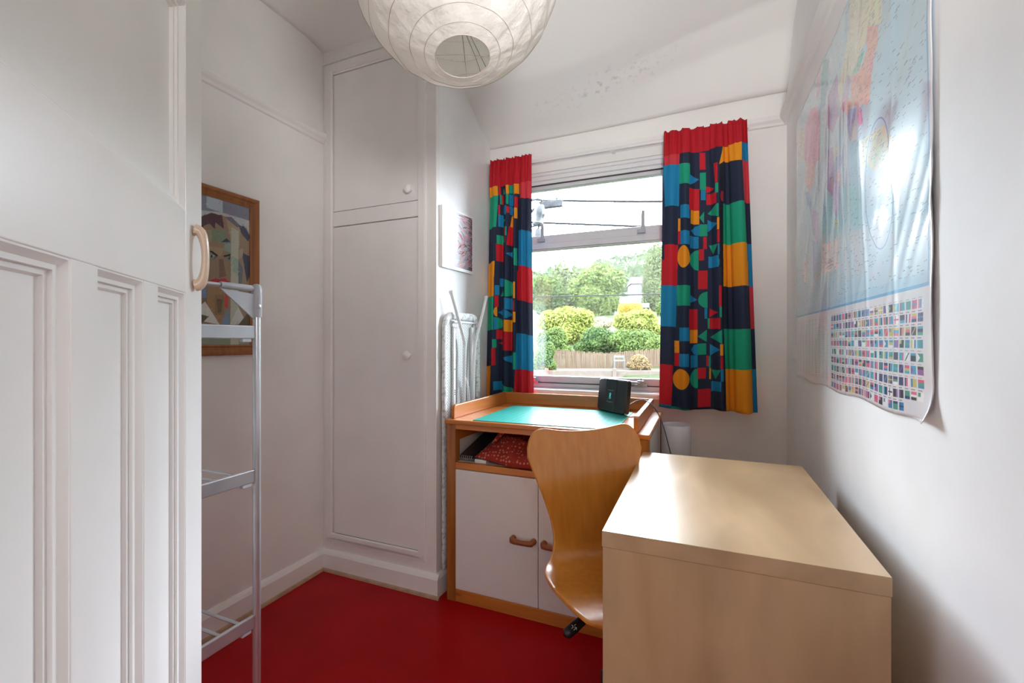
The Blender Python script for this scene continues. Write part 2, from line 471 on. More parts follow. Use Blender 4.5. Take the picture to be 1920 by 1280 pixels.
LEFT_CURTAIN_PRINT="""O -0.125,0.068 0.211,0.077 0.22,0.154 -0.037,0.158
T -0.109,0.155 0.22,0.154 0.201,0.288 -0.084,0.293
N -0.107,0.292 0.201,0.288 0.188,0.431 -0.082,0.438
O -0.082,0.438 0.188,0.431 0.181,0.5 -0.072,0.497
R 0.224,0.081 0.271,0.083 0.278,0.151 0.231,0.15
B 0.282,0.079 0.422,0.083 0.424,0.113 0.285,0.109
T 0.324,0.149 0.356,0.125 0.393,0.151
O 0.417,0.111 0.482,0.112 0.484,0.153 0.42,0.151
T 0.485,0.084 0.577,0.087 0.586,0.147 0.489,0.15
O 0.588,0.087 0.698,0.09 0.698,0.155 0.591,0.156
T 0.416,0.151 0.473,0.153 0.475,0.196 0.419,0.194
B 0.484,0.153 0.597,0.156 0.599,0.203 0.487,0.2
R 0.62,0.167 0.676,0.169 0.677,0.214 0.621,0.213
O 0.615,0.213 0.67,0.214 0.671,0.259 0.616,0.258
T 0.255,0.151 0.282,0.151 0.286,0.191 0.259,0.191
R 0.282,0.151 0.317,0.152 0.321,0.192 0.286,0.191
R 0.225,0.194 0.259,0.195 0.263,0.235 0.229,0.234
B 0.433,0.24 0.415,0.239 0.398,0.238 0.382,0.236 0.366,0.234 0.353,0.232 0.341,0.229 0.332,0.226 0.324,0.223 0.32,0.22 0.318,0.216 0.319,0.213 0.323,0.21 0.33,0.207 0.339,0.204 0.35,0.202 0.364,0.2 0.379,0.199 0.395,0.198 0.412,0.198 0.43,0.198
R 0.431,0.205 0.489,0.206 0.491,0.232 0.432,0.231
B 0.494,0.203 0.51,0.203 0.527,0.204 0.543,0.206 0.557,0.207 0.57,0.209 0.581,0.212 0.59,0.214 0.596,0.217 0.6,0.22 0.602,0.222 0.6,0.225 0.597,0.228 0.59,0.23 0.582,0.232 0.571,0.234 0.558,0.236 0.544,0.237 0.528,0.238 0.512,0.238 0.495,0.238
B 0.229,0.234 0.32,0.236 0.325,0.287 0.234,0.285
T 0.328,0.249 0.417,0.262 0.33,0.271
O 0.516,0.242 0.6,0.244 0.601,0.291 0.498,0.289
R 0.347,0.287 0.414,0.288 0.416,0.326 0.35,0.325
T 0.414,0.288 0.449,0.289 0.452,0.327 0.416,0.326
T 0.211,0.321 0.339,0.323 0.342,0.36 0.215,0.358
R 0.339,0.33 0.417,0.33 0.419,0.358 0.341,0.347
R 0.485,0.288 0.601,0.291 0.603,0.368 0.452,0.366
R 0.202,0.358 0.326,0.36 0.333,0.433 0.21,0.431
B 0.443,0.401 0.593,0.386 0.594,0.426
T 0.615,0.382 0.668,0.382 0.669,0.454 0.616,0.453
C 0.72,0.087 1.033,0.095 1.027,0.189 0.716,0.176
N 0.698,0.175 1.07,0.188 1.06,0.326 0.689,0.306
B 0.684,0.305 1.06,0.324 1.05,0.472 0.679,0.452
R 0.679,0.452 1.05,0.472 1.048,0.509 0.676,0.505
O -0.138,0.465 0.176,0.469 0.182,0.579 -0.119,0.576
T -0.119,0.576 0.175,0.579 0.18,0.72 -0.117,0.721
N -0.117,0.721 0.169,0.72 0.143,0.87 -0.114,0.873
O -0.114,0.873 0.139,0.87 0.136,0.998 -0.115,1.001
B 0.268,0.503 0.402,0.505 0.405,0.539 0.271,0.538
B 0.193,0.533 0.264,0.533 0.268,0.575 0.197,0.575
T 0.275,0.578 0.346,0.546 0.412,0.579
T 0.414,0.509 0.44,0.51 0.465,0.512 0.489,0.514 0.511,0.517 0.531,0.521 0.548,0.525 0.562,0.53 0.572,0.536 0.578,0.541 0.58,0.547 0.578,0.552 0.572,0.558 0.563,0.563 0.55,0.568 0.533,0.572 0.514,0.575 0.492,0.578 0.469,0.58 0.444,0.581 0.418,0.581
O 0.584,0.52 0.64,0.52 0.641,0.589 0.586,0.588
R 0.191,0.577 0.253,0.577 0.257,0.624 0.196,0.623
B 0.39,0.586 0.542,0.587 0.544,0.634 0.394,0.633
R 0.575,0.597 0.624,0.597 0.625,0.645 0.577,0.644
O 0.24,0.666 0.231,0.665 0.223,0.665 0.215,0.663 0.207,0.662 0.2,0.659 0.194,0.657 0.19,0.654 0.186,0.651 0.184,0.648 0.183,0.644 0.183,0.641 0.185,0.638 0.188,0.635 0.192,0.632 0.197,0.629 0.203,0.627 0.211,0.626 0.219,0.624 0.227,0.624 0.235,0.624
B 0.249,0.647 0.367,0.63 0.37,0.669
B 0.372,0.631 0.465,0.637 0.541,0.655 0.467,0.669 0.375,0.676
O 0.572,0.644 0.647,0.645 0.647,0.688 0.574,0.688
T 0.185,0.667 0.21,0.668 0.234,0.669 0.257,0.67 0.278,0.673 0.297,0.675 0.313,0.678 0.326,0.682 0.336,0.686 0.342,0.69 0.344,0.694 0.342,0.698 0.337,0.702 0.328,0.706 0.316,0.709 0.3,0.712 0.282,0.715 0.261,0.717 0.239,0.718 0.215,0.719 0.191,0.72
B 0.186,0.672 0.234,0.672 0.238,0.716 0.19,0.716
R 0.228,0.72 0.348,0.721 0.351,0.76 0.231,0.76
O 0.371,0.676 0.552,0.677 0.554,0.726 0.374,0.726
R 0.363,0.726 0.558,0.726 0.561,0.804 0.369,0.805
T 0.163,0.76 0.231,0.76 0.235,0.796 0.167,0.797
R 0.257,0.777 0.35,0.768 0.351,0.787
R 0.15,0.797 0.216,0.796 0.223,0.87 0.158,0.871
B 0.363,0.837 0.557,0.822 0.559,0.859
T 0.553,0.813 0.656,0.812 0.657,0.883 0.555,0.883
B 0.192,0.939 0.341,0.938 0.344,0.975 0.196,0.976
T 0.358,0.947 0.562,0.962 0.563,0.981 0.361,0.983
O 0.562,0.96 0.61,0.96 0.61,0.981 0.563,0.981
R 0.666,0.475 1.105,0.481 1.094,0.619 0.667,0.596
N 0.667,0.596 1.094,0.618 1.085,0.749 0.659,0.733
B 0.659,0.733 1.085,0.748 1.076,0.891 0.645,0.883
R 0.645,0.883 1.076,0.89 1.07,0.988 0.627,0.993"""
MAP_LAND="""cr 0.621,-0.009 0.789,0.127 0.815,0.183 0.811,0.209 0.749,0.168 0.741,0.197 0.664,0.217 0.639,0.214 0.593,0.192 0.543,0.242 0.51,0.163 0.573,0.128 0.612,0.065
pk 0.295,-0.021 0.347,0.012 0.325,0.078 0.295,0.084
te 0.388,0.008 0.424,0.031 0.414,0.107 0.382,0.152 0.34,0.129 0.347,0.028
pi 0.204,0.061 0.31,0.105 0.325,0.173 0.321,0.287 0.122,0.203 0.131,0.09
cr2 -0.004,0.028 0.112,0.08 0.128,0.206 -0.015,0.146
sa 0.749,0.168 0.799,0.204 0.804,0.236 0.783,0.275 0.773,0.344 0.72,0.328 0.656,0.288 0.656,0.224 0.72,0.246 0.749,0.22
gr 0.72,0.209 0.738,0.212 0.716,0.243 0.664,0.224
li 0.602,0.191 0.648,0.213 0.639,0.262 0.573,0.239
or 0.583,0.238 0.639,0.262 0.656,0.296 0.621,0.303
bl 0.639,0.293 0.705,0.323 0.689,0.356 0.66,0.383 0.629,0.325
ma 0.712,0.324 0.734,0.34 0.741,0.376 0.72,0.374
pu 0.414,0.137 0.51,0.125 0.521,0.19 0.543,0.249 0.465,0.271 0.402,0.211
ma 0.573,0.239 0.612,0.253 0.593,0.275 0.563,0.253
pi 0.122,0.097 0.321,0.193 0.31,0.273 0.263,0.29 0.15,0.227
or 0.141,0.219 0.279,0.28 0.255,0.341 0.196,0.34 0.135,0.289
bl 0.131,0.319 0.204,0.349 0.231,0.409 0.169,0.381
li 0.204,0.401 0.31,0.449 0.329,0.51 0.295,0.543 0.239,0.496
bl 0.239,0.521 0.31,0.545 0.295,0.615 0.255,0.663
pu 0.414,0.295 0.477,0.312 0.499,0.398 0.465,0.446 0.402,0.402
cr 0.488,0.313 0.521,0.325 0.516,0.36 0.488,0.351
bl 0.51,0.354 0.573,0.375 0.563,0.413 0.521,0.393
ma 0.516,0.398 0.553,0.412 0.548,0.427 0.51,0.416
li 0.477,0.407 0.543,0.431 0.537,0.503 0.51,0.523 0.47,0.49
cr 0.482,0.518 0.527,0.531 0.505,0.559
wh 0.354,0.563 0.505,0.578 0.512,0.662 0.347,0.654
wh 0.102,0.581 0.141,0.562 0.178,0.595 0.178,0.657 0.102,0.646
cr 0.72,0.407 0.827,0.426 0.877,0.48 0.872,0.52 0.789,0.502 0.734,0.458"""
PORTRAIT_PRINT="""7a8090 0.197,0.003 1.042,-0.012 1.042,0.097 0.197,0.113
aabbc8 0.397,-0.008 0.61,0.002 0.61,0.085 0.397,0.08
b4bcc0 0.197,0.118 0.59,0.085 1.042,0.092 1.042,0.148 0.197,0.168
958068 0.197,0.203 0.59,0.1 0.877,0.151 1.016,0.27 1.016,0.87 0.197,0.884
a8997c 0.655,0.113 0.865,0.151 0.842,0.309 0.732,0.288
4a3840 0.197,0.193 0.458,0.106 0.603,0.108 0.629,0.196 0.561,0.178 0.513,0.163 0.503,0.211 0.439,0.183 0.368,0.203 0.326,0.24 0.197,0.253
6f6876 0.629,0.111 0.732,0.098 0.865,0.146 0.819,0.163
3c4058 0.835,0.143 0.923,0.143 1.01,0.213 0.974,0.246 0.877,0.195
c0c0ba 0.935,0.098 1.016,0.1 1.016,0.213 0.958,0.151
7e8f74 0.468,0.221 0.665,0.208 0.632,0.293 0.468,0.295
9b9478 0.197,0.253 0.468,0.221 0.468,0.295 0.368,0.346 0.197,0.343
8fa090 0.639,0.286 0.732,0.28 0.732,0.358 0.629,0.341
303840 0.59,0.291 0.665,0.256 0.719,0.278
a89070 0.339,0.339 0.632,0.329 0.59,0.388 0.348,0.389
b7bba8 0.732,0.168 0.835,0.188 0.835,0.85 0.716,0.854
98b0a4 0.742,0.374 0.835,0.388 0.832,0.498 0.752,0.483
7a6a58 0.197,0.403 0.329,0.391 0.406,0.591 0.468,0.795 0.197,0.782
6f8878 0.413,0.383 0.468,0.373 0.529,0.393 0.497,0.423 0.439,0.431
a8b8a4 0.439,0.393 0.503,0.389 0.487,0.409 0.442,0.413
30383a 0.448,0.394 0.474,0.391 0.474,0.408 0.448,0.411
6f8878 0.652,0.388 0.726,0.376 0.726,0.408 0.677,0.409
30383a 0.69,0.388 0.713,0.384 0.713,0.401 0.69,0.403
18181a 0.419,0.366 0.471,0.364 0.548,0.386 0.532,0.398 0.465,0.378
18181a 0.619,0.383 0.716,0.361 0.716,0.374 0.632,0.391
7d6250 0.561,0.411 0.616,0.406 0.658,0.521 0.565,0.541
b83040 0.423,0.572 0.503,0.549 0.571,0.549 0.639,0.537 0.703,0.559 0.639,0.582 0.468,0.592
801c28 0.439,0.572 0.697,0.557 0.571,0.572
343850 0.887,0.336 0.994,0.351 1.01,0.486 0.961,0.547 0.923,0.446
68707c 0.832,0.388 0.9,0.449 0.881,0.589 0.832,0.592
a49a84 0.842,0.321 0.9,0.304 0.9,0.359 0.848,0.386
7088a8 0.197,0.602 0.397,0.596 0.397,0.684 0.197,0.702
9c7c58 0.403,0.596 0.71,0.581 0.59,0.86 0.561,0.862 0.403,0.735
d0d0ca 0.197,0.802 0.377,0.71 0.574,0.864 0.358,0.844 0.197,0.862
d0d0ca 0.71,0.859 0.832,0.729 0.929,0.82 0.81,0.86
565440 0.197,0.787 0.426,0.809 0.352,0.85 0.197,0.869
5c5440 0.832,0.86 0.974,0.767 1.042,0.779 1.042,0.87
c84038 0.645,0.637 0.69,0.637 0.677,0.749 0.639,0.737
7890a8 0.59,0.86 0.687,0.745 0.71,0.862
8a7050 0.51,0.657 0.632,0.654 0.629,0.795 0.503,0.799
6a5a44 0.529,0.687 0.61,0.684 0.59,0.78 0.539,0.782
8a9480 0.197,0.889 1.042,0.864 1.042,1.007 0.197,1.008
b8b8a8 0.719,0.95 0.835,0.948 0.835,1 0.719,1.003
585848 0.877,0.95 0.971,0.938 0.971,0.967 0.9,0.972"""

# ------------------------------------------------------------------ the room
XL, XR, YB, YW, YC = -1.85, 0.39, 0.10, 2.57, 1.82
WX0, WX1, WZ0, WZ1 = -1.10, 0.17, 0.90, 2.217

m, N, L, p = base('red_painted_floor', (0.36, 0.003, 0.006), 0.30, spec=0.09)
noise_mix(m, N, L, p, (0.34, 0.0025, 0.005), (0.40, 0.004, 0.008), 4)
bump(N, L, p, 6, 0.1)
FLOOR = m
struct(MB().box((XL-0.1, -1.4, -0.1), (1.2, YW+0.15, 0.0)).build('floor', FLOOR))
struct(MB().box((XL-0.1, -0.05, 0), (XL, YC+0.8, 2.9)).build('wall_left', WHITE))
struct(MB().box((XR, -0.05, 0), (XR+0.1, YW+0.15, 2.9)).build('wall_right', RWHITE))
w = MB()
w.box((XL, YW, 0), (WX0, YW+0.15, 2.9)).box((WX1, YW, 0), (XR, YW+0.15, 2.9))
w.box((WX0, YW, 0), (WX1, YW+0.15, WZ0)).box((WX0, YW, WZ1), (WX1, YW+0.15, 2.9))
struct(w.build('wall_window', WHITE))
# near wall with the doorway the camera stands in, and the hallway behind it
w = MB()
w.box((XL, -0.05, 0), (-0.56, YB, 2.9)).box((0.27, -0.05, 0), (XR, YB, 2.9)).box((-0.56, -0.05, 2.02), (0.27, YB, 2.9))
struct(w.build('wall_doorway', WHITE))
w = MB()
w.box((XL-0.1, -1.5, 0), (1.3, -1.4, 2.5)).box((XL-0.1, -1.4, 0), (XL, -0.05, 2.5)).box((1.2, -1.4, 0), (1.3, -0.05, 2.5)).box((XR, -0.15, 0), (1.2, -0.05, 2.5))
struct(w.build('wall_hall', WHITE))
struct(MB().box((XL-0.1, -1.5, 2.45), (1.3, -0.05, 2.55)).build('ceiling_hall', WHITE))
# side wall of the built-in cupboard (the alcove wall)
w = MB()
w.prism([(-1.15, YC+0.012, 0), (-1.225, YW, 0), (-1.26, YW, 0), (-1.19, YC+0.012, 0)], (0, 0, 2.86))
struct(w.build('wall_alcove', RWHITE))

# ceiling: level over the room, falling in a plaster slope towards the window
CEIL, cN, cL, cP = base('ceiling_plaster', (0.85, 0.835, 0.815), 0.7)
tc = cN.new('ShaderNodeTexCoord'); nz = cN.new('ShaderNodeTexNoise'); nz.inputs['Scale'].default_value = 38; nz.inputs['Detail'].default_value = 5
nz2 = cN.new('ShaderNodeTexNoise'); nz2.inputs['Scale'].default_value = 5
sp = cN.new('ShaderNodeSeparateXYZ')
cL.new(tc.outputs['Object'], nz.inputs['Vector']); cL.new(tc.outputs['Object'], nz2.inputs['Vector']); cL.new(tc.outputs['Object'], sp.inputs[0])
def band(sock, c, hw):
    a = cN.new('ShaderNodeMath'); a.operation = 'SUBTRACT'; cL.new(sock, a.inputs[0]); a.inputs[1].default_value = c
    b = cN.new('ShaderNodeMath'); b.operation = 'ABSOLUTE'; cL.new(a.outputs[0], b.inputs[0])
    d = cN.new('ShaderNodeMapRange'); cL.new(b.outputs[0], d.inputs['Value'])
    d.inputs['From Min'].default_value = 0; d.inputs['From Max'].default_value = hw; d.inputs['To Min'].default_value = 1; d.inputs['To Max'].default_value = 0
    return d.outputs[0]
bx, by = band(sp.outputs['X'], -0.48, 0.46), band(sp.outputs['Y'], 2.33, 0.10)
m1 = cN.new('ShaderNodeMath'); m1.operation = 'MULTIPLY'; cL.new(bx, m1.inputs[0]); cL.new(by, m1.inputs[1])
st = cN.new('ShaderNodeMapRange'); cL.new(nz.outputs['Fac'], st.inputs['Value']); st.inputs['From Min'].default_value = 0.56; st.inputs['From Max'].default_value = 0.70
m2 = cN.new('ShaderNodeMath'); m2.operation = 'MULTIPLY'; cL.new(m1.outputs[0], m2.inputs[0]); cL.new(st.outputs[0], m2.inputs[1])
m3 = cN.new('ShaderNodeMath'); m3.operation = 'MULTIPLY'; cL.new(m2.outputs[0], m3.inputs[0]); m3.inputs[1].default_value = 0.45
mx = cN.new('ShaderNodeMix'); mx.data_type = 'RGBA'; mx.inputs['A'].default_value = (0.85, 0.835, 0.815, 1); mx.inputs['B'].default_value = (0.25, 0.24, 0.23, 1)
cL.new(m3.outputs[0], mx.inputs['Factor']); cL.new(mx.outputs['Result'], cP.inputs['Base Color'])
bump(cN, cL, cP, 5, 0.3)
def ceil_z(x, y):
    lp = [(0.0, 2.78), (1.70, 2.78), (1.85, 2.755), (2.18, 2.575), (2.30, 2.535), (2.43, 2.487), (2.50, 2.468), (2.545, 2.45), (2.58, 2.435)]
    rp = [(0.0, 2.78), (1.70, 2.78), (1.85, 2.775), (2.18, 2.765), (2.30, 2.74), (2.43, 2.66), (2.50, 2.56), (2.545, 2.485), (2.58, 2.445)]
    f = lambda q: float(np.interp(y, [a for a, _ in q], [b for _, b in q]))
    t = min(1, max(0, (x+1.0)/1.36)); t = t*t*(3-2*t)
    t = t**1.5
    return f(lp)*(1-t)+f(rp)*t
ys = [-0.05, 0.5, 1.0, 1.5, 1.7] + [1.7+0.02*i for i in range(1, 44)] + [2.58]
w = MB()
def cg(u, v):
    x = XL-0.02+u*(XR+0.04-XL); y = ys[round(v*(len(ys)-1))]
    return (x, y, ceil_z(x, y))
w.grid(cg, 40, len(ys)-1)
c = w.build('ceiling', CEIL, smooth=True, angle=60)
sm = c.modifiers.new('thick', 'SOLIDIFY'); sm.thickness = 0.06; sm.offset = 0
for f in c.data.polygons: pass
struct(c)

# skirting, floor beading, picture rail
def profile_x(name, y0, y1, prof, x, sgn, mat):      # runs along Y on a wall at x
    b = MB(); b.prism([(x+sgn*a, y0, z) for a, z in prof], (0, y1-y0, 0)); return struct(b.build(name, mat))
def profile_y(name, x0, x1, prof, y, mat):           # runs along X, sticks out towards -Y
    b = MB(); b.prism([(x0, y-a, z) for a, z in prof], (x1-x0, 0, 0)); return struct(b.build(name, mat))
SK = [(0, 0), (0.018, 0), (0.018, 0.085), (0.012, 0.098), (0.006, 0.107), (0, 0.107)]
RAIL = [(0, 2.245), (0.012, 2.247), (0.018, 2.258), (0.030, 2.268), (0.036, 2.280), (0.034, 2.290), (0.020, 2.293), (0.0, 2.293)]
profile_x('baseboard_left', YB, YC-0.018, SK, XL, 1, GLOSS)
profile_y('baseboard_cupboard', XL, -1.132, SK, YC, GLOSS)
profile_x('baseboard_alcove', YC, 2.4, [(a, z) for a, z in SK], -1.15, 1, GLOSS)
profile_x('baseboard_right', YB, YW, SK, XR, -1, GLOSS)
BEAD = plain('pale_wood_beading', (0.42, 0.27, 0.17), 0.5, var=0.15, scale=20)
QB = [(0.018, 0), (0.030, 0), (0.027, 0.009), (0.018, 0.013)]
profile_x('trim_1', YB, YC-0.018, QB, XL, 1, BEAD)
profile_y('trim_2', XL+0.018, -1.122, QB, YC, BEAD)
profile_x('trim_3', YB, YC, RAIL, XL, 1, WHITE)
RW = [(a, z+0.02) for a, z in RAIL]
profile_y('trim_4', -1.215, XR, RW, YW, WHITE)
profile_x('trim_5', YB, YW, RW, XR, -1, WHITE)

# ------------------------------------------------------------------ window
win = thing('window_1', (-0.465, 2.66, 0.92), 'white casement window with a top vent looking over a garden', None)
win['kind'] = 'structure'
f = MB()
FY0, FY1 = 2.615, 2.69
f.box((WX0, FY0, 0.93), (WX0+0.05, FY1, 2.165)).box((WX1-0.05, FY0, 0.93), (WX1, FY1, 2.165))
f.box((WX0, FY0, 0.92), (WX1, FY1, 0.945))
f.box((WX0, FY0, 2.16), (WX1, FY1, 2.20)).box((WX0, FY0-0.02, 2.178), (WX1, FY1, 2.217)).box((WX0, FY0-0.035, 2.20), (WX1, FY1, 2.217))
f.build('frame', UPVC, win, bevel=0.003)
box('mullion', (-0.188, FY0, 0.945), (-0.150, FY1, 2.16), UPVC, win)
def sash(name, x0, x1, z0, z1, wd, wb, wt):
    s = MB(); y0, y1 = 2.625, 2.68
    s.box((x0, y0, z0), (x0+wd, y1, z1)).box((x1-wd, y0, z0), (x1, y1, z1)).box((x0+wd, y0, z0), (x1-wd, y1, z0+wb)).box((x0+wd, y0, z1-wt), (x1-wd, y1, z1))
    return s.build(name, SASH, win, bevel=0.003)
X0, X1 = WX0+0.05, -0.188
v = sash('vent_sash', X0, X1, 1.80, 2.155, 0.012, 0.05, 0.022)
box('transom', (X0, FY0, 1.766), (X1, FY1, 1.80), SASH, win)
box('transom', (-0.150, FY0, 1.766), (WX1-0.05, FY1, 1.80), SASH, win)
s = sash('casement_sash', X0, X1, 0.95, 1.766, 0.012, 0.040, 0.006)
s2 = sash('side_sash', -0.150, WX1-0.05, 0.95, 1.766, 0.02, 0.04, 0.02)
s3 = sash('side_vent_sash', -0.150, WX1-0.05, 1.80, 2.155, 0.02, 0.04, 0.02)
# dark gap lines of the seals
MB().box((X0, 2.619, 2.155), (X1, 2.63, 2.160)).build('seal', DARK, win)
MB().box((X0, 2.619, 0.9465), (X1, 2.632, 0.9505)).build('seal', DARK, win)
MB().box((X0+0.012, 2.6235, 1.797), (X1-0.012, 2.63, 1.800)).build('seal', plain('grey_seal', (0.30, 0.30, 0.31), 0.5), win)
box('board', (X0, 2.60, 0.925), (X1, 2.625, 0.9465), SASH, win)
# glass
G = bpy.data.materials.new('window_glass'); G.use_nodes = True
gN, gL = G.node_tree.nodes, G.node_tree.links; gN.clear()
go = gN.new('ShaderNodeOutputMaterial'); gt = gN.new('ShaderNodeBsdfTransparent'); gg = gN.new('ShaderNodeBsdfGlossy'); gm = gN.new('ShaderNodeMixShader'); fr = gN.new('ShaderNodeFresnel')
gt.inputs['Color'].default_value = (0.97, 0.985, 0.98, 1); gg.inputs['Roughness'].default_value = 0.01; fr.inputs['IOR'].default_value = 1.35
gL.new(fr.outputs[0], gm.inputs[0]); gL.new(gt.outputs[0], gm.inputs[1]); gL.new(gg.outputs[0], gm.inputs[2])
# whitish translucent mix down the left side of the lower pane
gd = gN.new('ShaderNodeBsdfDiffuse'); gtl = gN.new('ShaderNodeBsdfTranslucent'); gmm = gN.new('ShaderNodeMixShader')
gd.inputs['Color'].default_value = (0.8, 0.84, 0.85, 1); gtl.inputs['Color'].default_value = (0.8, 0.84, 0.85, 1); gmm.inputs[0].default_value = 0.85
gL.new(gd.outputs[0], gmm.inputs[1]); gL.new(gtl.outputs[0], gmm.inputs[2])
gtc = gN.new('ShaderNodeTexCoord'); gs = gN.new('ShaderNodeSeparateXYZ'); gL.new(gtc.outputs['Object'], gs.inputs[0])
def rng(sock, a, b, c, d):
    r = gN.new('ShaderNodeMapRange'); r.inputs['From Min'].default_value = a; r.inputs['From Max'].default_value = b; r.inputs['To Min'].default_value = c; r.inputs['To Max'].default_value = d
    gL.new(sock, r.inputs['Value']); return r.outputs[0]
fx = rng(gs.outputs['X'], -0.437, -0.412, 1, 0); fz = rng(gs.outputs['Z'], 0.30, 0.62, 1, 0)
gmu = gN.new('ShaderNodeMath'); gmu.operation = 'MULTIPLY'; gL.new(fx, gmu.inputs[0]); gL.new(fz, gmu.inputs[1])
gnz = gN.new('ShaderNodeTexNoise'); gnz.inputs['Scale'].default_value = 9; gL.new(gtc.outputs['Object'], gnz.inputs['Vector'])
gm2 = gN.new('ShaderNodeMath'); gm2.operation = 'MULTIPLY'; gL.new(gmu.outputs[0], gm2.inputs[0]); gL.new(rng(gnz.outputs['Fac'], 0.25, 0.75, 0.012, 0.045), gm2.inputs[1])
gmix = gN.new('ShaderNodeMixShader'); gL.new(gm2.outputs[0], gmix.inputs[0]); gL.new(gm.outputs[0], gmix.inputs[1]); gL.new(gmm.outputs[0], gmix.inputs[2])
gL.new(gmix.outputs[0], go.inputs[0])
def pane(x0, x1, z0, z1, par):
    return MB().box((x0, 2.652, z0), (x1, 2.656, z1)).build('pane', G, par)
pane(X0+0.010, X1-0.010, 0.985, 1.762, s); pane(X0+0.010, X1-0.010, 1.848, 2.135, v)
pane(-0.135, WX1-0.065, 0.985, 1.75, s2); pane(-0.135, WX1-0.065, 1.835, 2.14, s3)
# sill
sl = MB(); sl.prism([(WX0-0.03, 2.50, 0.893), (WX0-0.03, 2.50, 0.912), (WX0-0.03, 2.507, 0.919), (WX0-0.03, 2.625, 0.925), (WX0-0.03, 2.625, 0.893)], (WX1-WX0+0.06, 0, 0))
sl.build('sill', UPVC, win)
# casement stays standing up from the vent's bottom rail
for x, h in ((-0.893, 0.088), (-0.299, 0.106)):
    b = MB()
    b.box((x-0.030, 2.600, 1.808), (x+0.012, 2.625, 1.828))
    b.prism([(x-0.011, 2.604, 1.826), (x+0.011, 2.604, 1.826), (x+0.008, 2.604, 1.828+h), (x-0.008, 2.604, 1.828+h)], (0, 0.01, 0))
    b.build('stay', GREYP, win, bevel=0.0015)
for x in (-0.955, -0.315):
    b = MB()
    b.box((x-0.03, 2.592, 0.945), (x+0.04, 2.625, 0.960)).box((x-0.012, 2.585, 0.952), (x+0.022, 2.61, 0.982))
    b.tube([(x, 2.588, 0.968), (x-0.02, 2.586, 0.972), (x-0.10, 2.59, 0.974)], [0.007, 0.006, 0.004], 8)
    b.tube([(x+0.008, 2.59, 0.975), (x+0.008, 2.59, 0.998)], 0.004, 8)
    b.build('latch', METAL, win, bevel=0.001)

# ------------------------------------------------------------------ built-in cupboard
cup = thing('built_in_cupboard', (-1.5, YC, 0), 'tall white built-in cupboard with two doors beside the window alcove', 'cupboard')
f = MB()
y0, y1 = YC, YC+0.03
f.box((XL, y0, 0), (-1.785, y1, 2.78)).box((-1.248, y0, 0), (-1.15, y1, 2.78))
f.box((-1.785, y0, 0), (-1.248, y1, 0.18)).box((-1.785, y0, 1.802), (-1.248, y1, 1.878)).box((-1.785, y0, 2.60), (-1.248, y1, 2.78))
f.build('face_frame', CUPW, cup, bevel=0.003)
MB().moulding((-1.829, YC, 0.153), (1, 0, 0), (0, 0, 1), (0, -1, 0), 0.623, 2.50, [(0, 0), (0, 0.008), (0.008, 0.010), (0.040, 0.010), (0.044, 0.004), (0.044, 0)]).build('surround_moulding', CUPW, cup)
MB().prism([(-1.785, YC+0.004, 0.193), (-1.785, YC-0.010, 0.175), (-1.785, YC-0.010, 0.165), (-1.785, YC+0.004, 0.165)], (0.537, 0, 0)).build('threshold_bead', CUPW, cup)
MB().box((XL, YC-0.008, 2.66), (-1.15, YC, 2.665)).build('cornice_bead', CUPW, cup)
def knob(x, z, par):
    MB().lathe([(0.008, 0), (0.008, 0.012), (0.016, 0.018), (0.021, 0.026), (0.020, 0.034), (0.012, 0.040), (0, 0.041)], n=20,
               M=Matrix.Translation((x, YC+0.004, z)) @ Matrix.Rotation(R(90), 4, 'X')).build('knob', GLOSS, par, smooth=True)
d = box('door', (-1.7822, YC+0.004, 1.8815), (-1.2512, YC+0.026, 2.5965), CUPW, cup, bevel=0.002); knob(-1.294, 1.932, d)
d['label'] = 'small upper door'
d = box('door', (-1.7822, YC+0.004, 0.196), (-1.2512, YC+0.026, 1.7985), CUPW, cup, bevel=0.002); knob(-1.301, 1.135, d)
d['label'] = 'tall lower door'
MB().box((-1.84, YC+0.03, 0.0), (-1.20, YC+0.04, 2.78)).build('carcass_back', DARK, cup)

# ------------------------------------------------------------------ the open panelled door
DA = R(42.85)
ES = Vector((math.sin(DA), -math.cos(DA), 0)); EN = Vector((math.cos(DA), math.sin(DA), 0))
DO = Vector((-1.022, 0.656, 0.012))
DM = Matrix(((ES.x, EN.x, 0, DO.x), (ES.y, EN.y, 0, DO.y), (0, 0, 1, DO.z), (0, 0, 0, 1)))   # local: s along width, n out of face, z up
door = thing('door_1', tuple(DO + ES*0.376), 'open white panelled door with a cream pull handle', None)
door['kind'] = 'structure'
def dbox(name, s0, s1, z0, z1, n0=-0.036, n1=0.0, bev=0.0015):
    return MB().box((s0, n0, z0), (s1, n1, z1), DM).build(name, GLOSS, door, bevel=bev)
DW, DH = 0.752, 1.965
S0, S1 = 0.105, 0.647
dbox('stile', 0, S0, 0, DH); dbox('stile', S1, DW, 0, DH)
dbox('top_rail', S0, S1, 1.86, DH); dbox('lock_rail', S0, S1, 1.285, 1.450); dbox('bottom_rail', S0, S1, 0, 0.20)
mu = [(0.2445, 0.301), (0.4430, 0.5035)]
for a, b in mu: dbox('muntin', a, b, 0.20, 1.285)
cells = [(S0, S1, 1.450, 1.86)] + [(a, b, 0.20, 1.285) for a, b in ((S0, mu[0][0]), (mu[0][1], mu[1][0]), (mu[1][1], S1))]
